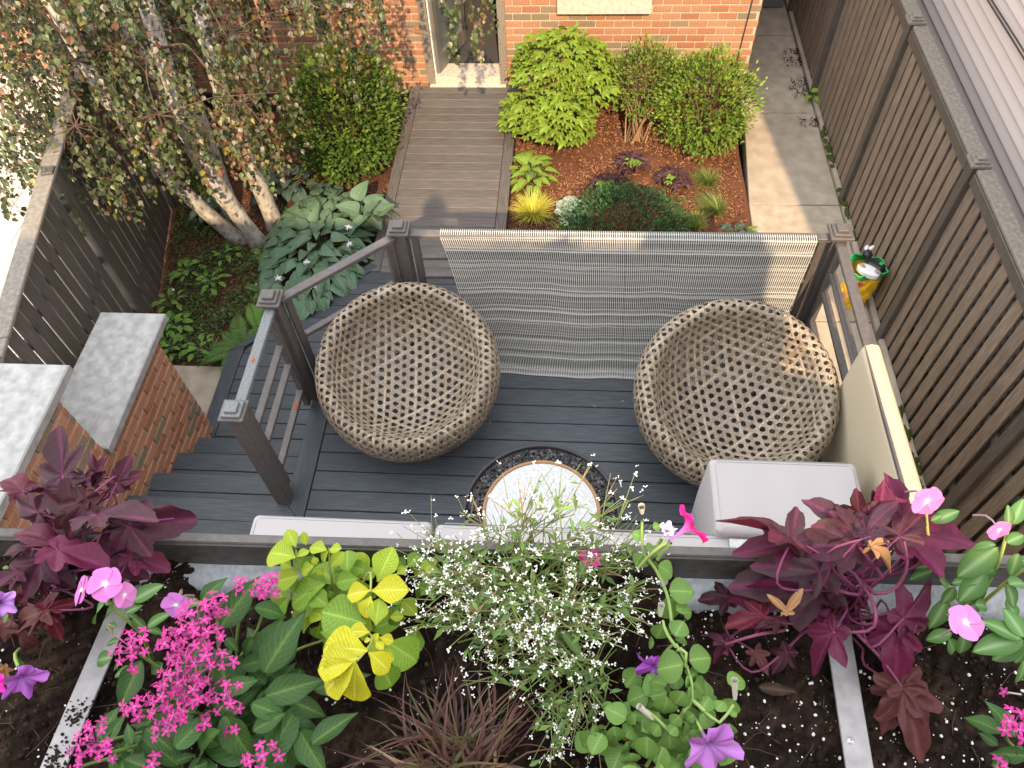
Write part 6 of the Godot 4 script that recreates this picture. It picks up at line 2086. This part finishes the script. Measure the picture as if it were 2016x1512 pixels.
	for q in [[372, 1228, 3.66, 0.033, 22], [418, 1190, 3.65, 0.016, 9], [252, 1272, 3.64, 0.023, 13], [340, 1262, 3.64, 0.022, 11], [400, 1292, 3.64, 0.030, 15], [345, 1322, 3.63, 0.020, 12], [312, 1372, 3.62, 0.018, 8], [375, 1358, 3.62, 0.022, 10], [440, 1366, 3.62, 0.022, 10], [352, 1398, 3.61, 0.016, 7], [262, 1392, 3.61, 0.014, 6], [318, 1418, 3.60, 0.018, 7], [168, 1455, 3.60, 0.022, 11], [205, 1478, 3.59, 0.012, 5], [506, 1488, 3.58, 0.018, 6], [520, 1152, 3.62, 0.015, 11], [474, 1156, 3.61, 0.013, 8], [455, 1434, 3.58, 0.006, 2], [545, 1488, 3.57, 0.004, 1], [295, 1505, 3.58, 0.012, 4], [398, 1425, 3.58, 0.010, 3], [150, 1505, 3.58, 0.012, 4]]:
		bunch.call(pent, q[0], q[1], q[2], q[3], q[4])

	# --- pink periwinkles, left
	var vl := []
	for i in 3:
		vl.append(blade(0.05, 0.022, "oval", 0.22, 0.15 + 0.08 * i, L(0.055, 0.145, 0.030) * (0.85 + 0.16 * i), L(0.30, 0.44, 0.22), 0.05, 10, 3))
	var vi := thing("periwinkle", "pink periwinkle at the left between the purple vine and the star flowers", "flower", P(240, 1270, 3.44))
	spread_leaves(vi, vl, M.leaf, 0.05, 0, 1100, 0.2778, [[740, 320, 590, 435, 3.62, 3.59], [800, 320, 720, 300, 3.62, 3.62], [880, 390, 1010, 320, 3.60, 3.60], [940, 300, 1125, 175, 3.60, 3.62], [940, 410, 1040, 520, 3.59, 3.57], [900, 400, 1000, 420, 3.59, 3.58], [1040, 490, 1185, 360, 3.58, 3.59], [1040, 500, 1170, 520, 3.57, 3.56], [830, 480, 730, 480, 3.57, 3.56], [840, 580, 740, 600, 3.55, 3.54], [800, 700, 630, 720, 3.54, 3.52], [1210, 330, 1410, 290, 3.58, 3.59], [950, 250, 870, 330, 3.60, 3.59], [860, 740, 770, 780, 3.53, 3.52], [930, 790, 780, 810, 3.54, 3.53], [1180, 400, 1090, 450, 3.57, 3.56], [820, 340, 700, 410, 3.60, 3.58]], 1.1, 0.3)
	vinca_flower(vi, P(208, 1150, 3.67), Vector3(0.1, 1, 0.25), 1.18, L(0.56, 0.145, 0.45))
	vinca_flower(vi, P(163, 1162, 3.66), Vector3(-0.8, 0.8, 0.2), 1.05, L(0.56, 0.145, 0.45))
	vinca_flower(vi, P(244, 1172, 3.65), Vector3(0.9, 0.5, 0.1), 0.9, L(0.54, 0.17, 0.45))
	vinca_flower(vi, P(347, 1190, 3.62), Vector3(0.1, 0.7, 0.8), 1.0, L(0.46, 0.16, 0.48))
	stem(vi, "stem", [P(205, 1165, 3.65), P(225, 1200, 3.60), P(275, 1245, 3.55), P(300, 1300, 3.44)], 0.002, 0.003, L(0.22, 0.34, 0.08))
	for q in [[[355, 1172, 3.60], [358, 1160, 3.62]], [[214, 1232, 3.60], [222, 1250, 3.58]]]:
		stem(vi, "bud", [P(q[0][0], q[0][1], q[0][2]), P(q[1][0], q[1][1], q[1][2])], 0.003, 0.0012, L(0.55, 0.50, 0.34))

	# --- white-flowered cloud
	var eu := thing("white_cloud_plant", "airy mound of thin stems with countless tiny white flowers mid planter", "flower", P(1040, 1230, 3.44))
	var stems := MB.new()
	var lf := []
	var lfc := []
	var fl := []
	var spots := []
	var outline := [[880, 1090, 52], [930, 1140, 60], [990, 1080, 70], [1060, 1050, 76], [1010, 1180, 78], [1090, 1150, 70], [1150, 1110, 62], [1180, 1060, 55], [930, 1220, 60], [1010, 1260, 60], [900, 1180, 60], [860, 1090, 50], [850, 1220, 40], [960, 1270, 55], [1240, 1210, 40], [1230, 1060, 40], [1130, 1200, 50], [1080, 1240, 55], [1000, 1010, 50], [1110, 1000, 55], [1050, 960, 50], [1200, 1000, 42], [950, 1050, 42], [905, 1015, 20], [1145, 920, 26], [1215, 960, 26], [1250, 980, 22], [1100, 970, 40], [1180, 1310, 36], [1100, 1300, 40], [1150, 1400, 36], [1080, 1400, 40], [1190, 1240, 40], [1255, 1100, 30], [1270, 1150, 26], [1000, 1340, 30], [1130, 1450, 36], [1090, 1490, 20], [860, 1150, 24]]
	for q in outline:
		for i in int(q[2] * (0.17 if q[1] > 1060 else 0.055)):
			spots.append(Vector2(q[0] + rng.randfn(0, q[2] * 0.55), q[1] + rng.randfn(0, q[2] * 0.50)))
	for s in spots:
		var h := 3.60 - absf(s.x - 1030.0) * 0.00018 + (0.03 if s.y < 1000 else 0.0) - maxf(0.0, s.y - 1240.0) * 0.0006 + rng.randfn(0, 0.018)
		var e := P(s.x, s.y, maxf(h, 3.47))
		var root: Vector3 = P(1030 + rng.randfn(0, 55), 1215 + rng.randfn(0, 40), 3.44)
		if s.y > 1290:
			root = P(1130 + rng.randfn(0, 40), 1330 + rng.randfn(0, 40), 3.44)
		var m1 := root.lerp(e, 0.35) + Vector3(rng.randfn(0, 0.012), 0.035, rng.randfn(0, 0.012))
		var m2 := root.lerp(e, 0.7) + Vector3(rng.randfn(0, 0.010), 0.022, rng.randfn(0, 0.010))
		var green := L(0.16, 0.25, 0.055).lerp(L(0.30, 0.22, 0.12), pow(rng.randf(), 2.0))
		stems.tube(PackedVector3Array([root, m1, m2, e]), PackedFloat32Array([0.0014, 0.0011, 0.0009, 0.0006]), 4, [green])
		var tips := [e]
		for k in 3:
			var t := r(0.45, 0.95)
			var b := m1.lerp(m2, t) if k == 0 else m2.lerp(e, t - 0.2)
			var g := b + (e - m2).normalized() * r(0.02, 0.045) + Vector3(rng.randfn(0, 0.016), r(0.0, 0.02), rng.randfn(0, 0.016))
			stems.tube(PackedVector3Array([b, b.lerp(g, 0.5) + Vector3(0, 0.004, 0), g]), PackedFloat32Array([0.0008, 0.0006, 0.0005]), 3, [green])
			tips.append(g)
			var z := Vector3(rng.randfn(0, 1), rng.randfn(0.1, 0.4), rng.randfn(0, 1)).normalized()
			var x := Vector3.UP.cross(z).normalized()
			var sc := r(0.011, 0.024)
			lf.append(Transform3D(Basis(x * sc, z.cross(x) * sc, z * sc), b - eu.position))
			lfc.append(vary(L(0.085, 0.17, 0.055).lerp(L(0.19, 0.29, 0.07), rng.randf()), 0.15))
		for tp in tips:
			for k in (1 if rng.randf() < 0.75 else 2):
				var n := Vector3(rng.randfn(0, 0.6), 1.0, rng.randfn(0, 0.6)).normalized()
				var x := n.cross(Vector3(rng.randfn(0, 1), 0.1, rng.randfn(0, 1))).normalized()
				var sc := r(0.5, 0.95)
				fl.append(Transform3D(Basis(x, n, x.cross(n)).scaled(Vector3.ONE * sc), tp - eu.position + Vector3(rng.randfn(0, 0.005), rng.randfn(0.002, 0.003), rng.randfn(0, 0.005))))
	part(eu, "stems", stems.done(), M.stem, Transform3D(Basis(), -eu.position), true)
	many(eu, "leaves", small_leaf(0.3, 0.08), M.leaf, lf, lfc)
	var tiny := MB.new()
	for i in 3:
		var b := Basis(Vector3.UP, TAU * i / 3.0 + 0.4 * i)
		var l := 0.0052 - 0.0008 * i
		tiny.tri(b * Vector3(0, 0, 0), b * Vector3(-0.0015, 0.0012, l * 0.65), b * Vector3(0, 0.001, l), L(0.80, 0.82, 0.76))
		tiny.tri(b * Vector3(0, 0, 0), b * Vector3(0, 0.001, l), b * Vector3(0.0015, 0.0012, l * 0.65), L(0.80, 0.82, 0.76))
	many(eu, "flowers", tiny.done(), M.petal, fl)
	var el := []
	for i in 2:
		el.append(blade(0.04, 0.010, "lance", 0.25, 0.2, L(0.10, 0.19, 0.06), L(0.18, 0.28, 0.10), 0.05, 8, 2))
	spread_leaves(eu, el, M.leaf, 0.04, 960, 1020, 0.3254, [[440, 675, 618, 865, 3.56, 3.55], [560, 250, 598, 390, 3.60, 3.58], [630, 450, 580, 570, 3.54, 3.53], [560, 630, 450, 665, 3.56, 3.55], [500, 0, 530, 80, 3.66, 3.66], [560, 10, 600, 90, 3.66, 3.66], [690, 760, 610, 730, 3.5, 3.5], [700, 755, 765, 720, 3.5, 3.5], [740, 1050, 825, 1035, 3.5, 3.5], [600, 920, 600, 1010, 3.5, 3.5], [660, 1000, 720, 990, 3.5, 3.5], [420, 1290, 480, 1200, 3.5, 3.5], [250, 1500, 330, 1460, 3.48, 3.48], [270, 900, 360, 940, 3.52, 3.5], [340, 560, 250, 600, 3.58, 3.57], [130, 500, 40, 560, 3.6, 3.58]], 1.2, 0.4)

	# --- purple fountain grass
	var gr := thing("purple_grass", "tuft of narrow purple and green grass blades at the bottom of the planter", "grass", P(905, 1535, 3.44))
	for i in 290:
		var a := r(0, TAU)
		var out := Vector3(cos(a), 0, sin(a))
		var l := r(0.08, 0.23)
		var bend := pow(rng.randf(), 0.8) * 0.95 + 0.05
		var s := Vector3(r(-0.045, 0.045), 0, r(-0.03, 0.03))
		var w := r(0.0011, 0.0026)
		var side := Vector3(-out.z, 0, out.x)
		var c := [L(0.110, 0.030, 0.034), L(0.070, 0.020, 0.028), L(0.085, 0.075, 0.028), L(0.13, 0.048, 0.038), L(0.085, 0.026, 0.030)][rng.randi() % 5] as Color
		if rng.randf() < 0.06:
			c = L(0.36, 0.24, 0.14)
		var rows := []
		var cols := []
		for k in 9:
			var t := k / 8.0
			var p := s + out * l * (0.25 * t + 0.55 * bend * t * t) + Vector3.UP * l * (t * 0.72 - 0.62 * bend * t * t) + side * r(0.0, 0.002) + side * 0.035 * sin(t * 2.6 + a * 7.0) * t * l * 4.0
			var ww := w * (1.0 - pow(t, 2.2)) + 0.0002
			rows.append(PackedVector3Array([p - side * ww, p - Vector3.UP * ww * 0.5, p + side * ww]))
			cols.append(c.lerp(L(0.09, 0.12, 0.03), (1.0 - t) * 0.35))
		var mb := MB.new()
		mb.grid(rows, cols)
		part(gr, "blade", mb.done(), M.grass, Transform3D(Basis(Vector3.RIGHT, -0.30), Vector3.ZERO))

	# --- petunia
	var pt := thing("petunia", "trailing petunia with round soil-specked leaves, a magenta trumpet and mauve flowers", "flower", P(1330, 1330, 3.44))
	var pm := []
	for i in 4:
		pm.append(blade(0.035, 0.025, "oval", 0.16, 0.12 + 0.08 * i, L(0.155, 0.30, 0.062) * (0.85 + 0.13 * i), L(0.24, 0.40, 0.12), 0.06, 9, 3))
	spread_leaves(pt, pm, M.leaf_vein, 0.035, 960, 1020, 0.3254, [[945, 120, 868, 80, 3.64, 3.64], [960, 190, 1062, 185, 3.63, 3.62], [1000, 60, 1050, 40, 3.66, 3.66], [940, 215, 890, 290, 3.62, 3.61], [935, 230, 965, 305, 3.62, 3.61], [1030, 285, 1145, 350, 3.60, 3.59], [1015, 260, 1000, 305, 3.61, 3.60], [1095, 440, 1262, 440, 3.58, 3.58], [1080, 480, 1135, 635, 3.57, 3.55], [1140, 560, 1218, 525, 3.57, 3.57], [1180, 565, 1250, 580, 3.57, 3.56], [1065, 640, 1020, 740, 3.58, 3.56], [1130, 715, 1190, 615, 3.58, 3.58], [1140, 740, 1200, 720, 3.57, 3.56], [1010, 755, 955, 755, 3.54, 3.53], [1190, 885, 1010, 915, 3.58, 3.56], [1215, 860, 1365, 840, 3.58, 3.57], [1220, 920, 1285, 965, 3.57, 3.55], [1250, 990, 1330, 1070, 3.57, 3.55], [1090, 1010, 970, 970, 3.54, 3.53], [1090, 1060, 972, 1085, 3.54, 3.53], [970, 1060, 838, 1115, 3.52, 3.51], [1215, 1020, 1255, 1085, 3.57, 3.56], [1190, 1050, 1125, 1145, 3.57, 3.55], [1090, 1080, 1060, 1210, 3.55, 3.53], [745, 1110, 715, 1190, 3.53, 3.52], [800, 1140, 875, 1190, 3.53, 3.52], [1290, 1170, 1345, 1070, 3.56, 3.56], [1290, 1180, 1390, 1265, 3.56, 3.55], [1250, 1190, 1195, 1220, 3.56, 3.55], [1385, 1170, 1430, 1090, 3.56, 3.56], [1470, 1195, 1512, 1170, 3.56, 3.56], [1460, 1240, 1440, 1340, 3.55, 3.53], [1200, 1230, 1240, 1320, 3.55, 3.53], [1100, 1310, 1150, 1250, 3.55, 3.55], [1100, 1310, 1105, 1410, 3.55, 3.53], [1040, 1250, 990, 1320, 3.54, 3.53], [965, 1320, 960, 1480, 3.53, 3.51], [1070, 1370, 1000, 1520, 3.53, 3.51], [690, 1330, 660, 1465, 3.53, 3.51], [650, 1305, 570, 1395, 3.53, 3.51], [760, 1260, 790, 1375, 3.53, 3.51], [840, 1350, 865, 1440, 3.52, 3.50], [865, 1420, 880, 1520, 3.52, 3.50], [1150, 1430, 1175, 1480, 3.53, 3.52], [1005, 1240, 955, 1300, 3.53, 3.52], [1150, 1285, 1230, 1340, 3.54, 3.53], [1165, 1195, 1105, 1255, 3.56, 3.55], [1260, 1300, 1290, 1370, 3.53, 3.51], [1200, 960, 1270, 1010, 3.57, 3.56], [890, 1180, 820, 1240, 3.52, 3.51], [730, 1290, 720, 1400, 3.52, 3.50], [1180, 1150, 1240, 1230, 3.55, 3.54], [1040, 1180, 980, 1240, 3.54, 3.53], [1330, 1100, 1400, 1140, 3.55, 3.54], [900, 1330, 920, 1420, 3.52, 3.51], [620, 1290, 700, 1320, 3.52, 3.51]], 1.38, 0.35)
	for i in 46:
		var a := P(r(1165, 1445), r(1335, 1520), r(3.47, 3.53))
		var d := Vector3(r(-1, 1), r(-0.2, 0.3), r(-1, 1)).normalized()
		part(pt, "leaf", pm[i % 4], M.leaf_vein, along(a - pt.position, a - pt.position + d * r(0.022, 0.036), 0.035, r(-0.4, 0.4), 1.3))
	spread_leaves(pt, [blade(0.035, 0.022, "oval", 0.3, 0.3, L(0.40, 0.20, 0.02), L(0.46, 0.28, 0.05), 0.1, 8, 3)], M.leaf_vein, 0.035, 960, 1020, 0.3254, [[870, 1290, 800, 1340, 3.48, 3.47], [850, 1260, 815, 1270, 3.49, 3.48], [900, 1170, 950, 1230, 3.48, 3.47], [900, 1340, 930, 1310, 3.48, 3.47]], 1.1, 0.4)
	for q in [[[960, 1500, 3.45], [1100, 1280, 3.52], [1240, 1090, 3.56], [1200, 880, 3.57], [1140, 760, 3.57]], [[1140, 780, 3.57], [1080, 690, 3.58], [1060, 620, 3.58]], [[1150, 800, 3.57], [1200, 810, 3.58], [1195, 900, 3.57]], [[1120, 700, 3.56], [1090, 480, 3.58], [1010, 300, 3.61], [940, 200, 3.63], [935, 20, 3.67]], [[1240, 1100, 3.56], [1330, 1180, 3.56], [1400, 1240, 3.56], [1490, 1130, 3.57]], [[1100, 1290, 3.54], [1030, 1220, 3.55], [960, 1160, 3.56]], [[1030, 250, 3.62], [1080, 180, 3.65], [1110, 150, 3.67]]]:
		var pts := []
		for w in q:
			pts.append(P(960 + w[0] * 0.3254, 1020 + w[1] * 0.3254, w[2]))
		stem(pt, "stem", pts, 0.0024, 0.0018, L(0.24, 0.36, 0.10))
	trumpet(pt, P(1315, 1066, 3.66), P(1366, 1030, 3.675), 0.024, L(0.78, 0.006, 0.26), L(0.34, 0.16, 0.52), 0.14)
	trumpet(pt, P(1382, 1440, 3.56), P(1402, 1478, 3.575), 0.030, L(0.46, 0.17, 0.56), L(0.30, 0.14, 0.40), 0.20)
	trumpet(pt, P(1300, 1298, 3.52), P(1284, 1320, 3.53), 0.020, L(0.36, 0.07, 0.48), L(0.26, 0.07, 0.36), 0.32)
	trumpet(pt, P(1168, 1118, 3.56), P(1164, 1098, 3.58), 0.014, L(0.48, 0.02, 0.20), L(0.30, 0.05, 0.2), 0.25)
	trumpet(pt, P(1302, 1062, 3.655), P(1316, 1040, 3.68), 0.009, L(0.62, 0.50, 0.66), L(0.46, 0.42, 0.40), 0.2)
	for q in [[[1300, 1212, 3.59], [1302, 1190, 3.61]], [[1285, 1415, 3.55], [1258, 1390, 3.57]], [[1447, 1376, 3.57], [1446, 1338, 3.60]], [[1264, 1010, 3.68], [1263, 996, 3.70]]]:
		stem(pt, "bud", [P(q[0][0], q[0][1], q[0][2]), P(q[1][0], q[1][1], q[1][2])], 0.0022, 0.0042, L(0.52, 0.50, 0.42), 7)

	# --- pink periwinkles, right
	var vr := thing("periwinkle", "pink periwinkle at the right end of the planter with glossy pale-veined leaves", "flower", P(1930, 1230, 3.44))
	spread_leaves(vr, vl, M.leaf, 0.05, 1300, 920, 0.3915, [[1370, 280, 1510, 205, 3.62, 3.63], [1360, 270, 1420, 240, 3.62, 3.63], [1350, 420, 1440, 350, 3.60, 3.61], [1360, 370, 1440, 400, 3.60, 3.60], [1370, 520, 1240, 560, 3.58, 3.56], [1350, 500, 1250, 500, 3.58, 3.57], [1750, 300, 1760, 190, 3.68, 3.70], [1770, 290, 1835, 150, 3.68, 3.70], [1690, 390, 1560, 395, 3.66, 3.65], [1700, 400, 1480, 560, 3.66, 3.62], [1660, 420, 1560, 470, 3.65, 3.63], [1740, 380, 1850, 330, 3.67, 3.67], [1640, 520, 1500, 690, 3.63, 3.60], [1620, 560, 1460, 570, 3.62, 3.61], [1600, 600, 1540, 740, 3.61, 3.58], [1750, 590, 1880, 560, 3.64, 3.63], [1740, 580, 1800, 720, 3.63, 3.61], [1820, 870, 1620, 745, 3.62, 3.62], [1830, 870, 1565, 910, 3.62, 3.61], [1830, 880, 1665, 975, 3.62, 3.60], [1830, 860, 1740, 700, 3.62, 3.63], [1830, 890, 1800, 1010, 3.61, 3.59], [1840, 860, 1900, 720, 3.62, 3.62], [1830, 960, 1835, 1120, 3.58, 3.55], [1530, 830, 1520, 965, 3.58, 3.55], [1470, 830, 1320, 870, 3.56, 3.54], [1440, 660, 1360, 830, 3.57, 3.54], [1580, 690, 1680, 700, 3.60, 3.59], [1480, 600, 1420, 700, 3.59, 3.57], [1640, 400, 1660, 500, 3.63, 3.61], [1800, 430, 1760, 560, 3.65, 3.63], [1400, 560, 1480, 620, 3.57, 3.56], [1700, 500, 1580, 560, 3.62, 3.60], [1780, 470, 1860, 460, 3.64, 3.63], [1500, 780, 1440, 730, 3.6, 3.6], [1450, 860, 1500, 960, 3.54, 3.52], [1780, 760, 1760, 640, 3.6, 3.6], [1320, 300, 1260, 380, 3.6, 3.58]], 1.15, 0.3)
	vinca_flower(vr, P(1824, 985, 3.68), Vector3(0.1, 0.5, 0.85), 1.15, L(0.54, 0.165, 0.43))
	vinca_flower(vr, P(1966, 1042, 3.70), Vector3(0.1, 0.35, 0.9), 0.80, L(0.54, 0.165, 0.43))
	vinca_flower(vr, P(1900, 1226, 3.65), Vector3(0.05, 1, 0.1), 1.18, L(0.54, 0.18, 0.44))
	for q in [[[1600, 720, 3.46], [1640, 600, 3.56], [1700, 480, 3.63], [1750, 300, 3.68], [1720, 310, 3.70]], [[1560, 740, 3.45], [1440, 590, 3.55], [1370, 480, 3.59], [1340, 280, 3.63], [1340, 180, 3.67]], [[1620, 780, 3.45], [1560, 740, 3.56], [1535, 760, 3.63]], [[1750, 800, 3.45], [1830, 880, 3.6], [1900, 860, 3.62]], [[1600, 700, 3.5], [1760, 560, 3.6], [1850, 500, 3.63]]]:
		var pts := []
		for w in q:
			pts.append(P(1300 + w[0] * 0.3915, 920 + w[1] * 0.3915, w[2]))
		stem(vr, "stem", pts, 0.0030, 0.0018, L(0.30, 0.38, 0.10))

	# --- corner pieces at the picture's lower edges
	var p2 := thing("star_flower_plant", "star flower plant at the lower right corner with dark pointed leaves", "plant", P(1985, 1480, 3.44))
	spread_leaves(p2, pl, M.leaf_rib, 0.09, 1300, 920, 0.3915, [[1720, 1340, 1525, 1220, 3.57, 3.56], [1790, 1360, 1670, 1165, 3.58, 3.60], [1760, 1470, 1640, 1500, 3.55, 3.53], [1850, 1450, 1650, 1440, 3.55, 3.54], [1780, 1400, 1860, 1480, 3.55, 3.54], [1700, 1400, 1600, 1330, 3.54, 3.54]], 1.15, 0.3)
	bunch.call(p2, 2012, 1425, 3.62, 0.018, 10)
	bunch.call(p2, 1972, 1510, 3.60, 0.010, 4)
	var p3 := thing("petunia", "petunia at the lower left corner with violet and magenta blooms", "flower", P(20, 1420, 3.44))
	trumpet(p3, P(36, 1312, 3.56), P(46, 1342, 3.565), 0.022, L(0.46, 0.13, 0.58), L(0.30, 0.12, 0.42), 0.22)
	trumpet(p3, P(-25, 1345, 3.58), P(-16, 1350, 3.60), 0.013, L(0.80, 0.01, 0.42), L(0.34, 0.10, 0.4), 0.15)
	trumpet(p3, P(-10, 1180, 3.58), P(2, 1190, 3.61), 0.016, L(0.48, 0.22, 0.64), L(0.34, 0.16, 0.42), 0.2)
	spread_leaves(p3, pm, M.leaf_vein, 0.035, 0, 1100, 0.2778, [[60, 400, 10, 440, 3.56, 3.55], [20, 60, 60, 65, 3.58, 3.58], [90, 150, 100, 140, 3.57, 3.57], [120, 700, 140, 760, 3.52, 3.50], [170, 400, 230, 390, 3.54, 3.54]], 1.1, 0.3)
	# a spent bloom and a few leaves lying on the soil
	var sp := thing("fallen_flower", "spent magenta star flower lying on the soil at the right", "flower", P(1972, 1363, 3.45))
	part(sp, "petals", stars[0], M.petal, Transform3D(Basis(Vector3.RIGHT, 0.5), Vector3(0, 0.004, 0)))
	stem(sp, "tube", [sp.position + Vector3(0.002, 0.003, 0), sp.position + Vector3(0.022, 0.002, 0.002)], 0.001, 0.0014, L(0.45, 0.40, 0.32))
	for q in [[1490, 1352, 0.05, "dead brown leaf lying on the soil left of the right strap"], [203, 1405, 0.03, "little brown leaf scrap on soil beside the left strap"], [1725, 1342, 0.025, "grey leaf scrap lying on the soil right of the riveted strap"]]:
		var pp := P(q[0], q[1], 3.447)
		tag(single("fallen_leaf", blade(0.05, 0.016, "lance", 0.5, -0.1, L(0.045, 0.028, 0.02), L(0.10, 0.06, 0.04), 0.2, 8, 2), M.leaf, along(pp, pp + Vector3(q[2], 0.004, 0.006), 0.05, 0.2)), q[3], "leaf")
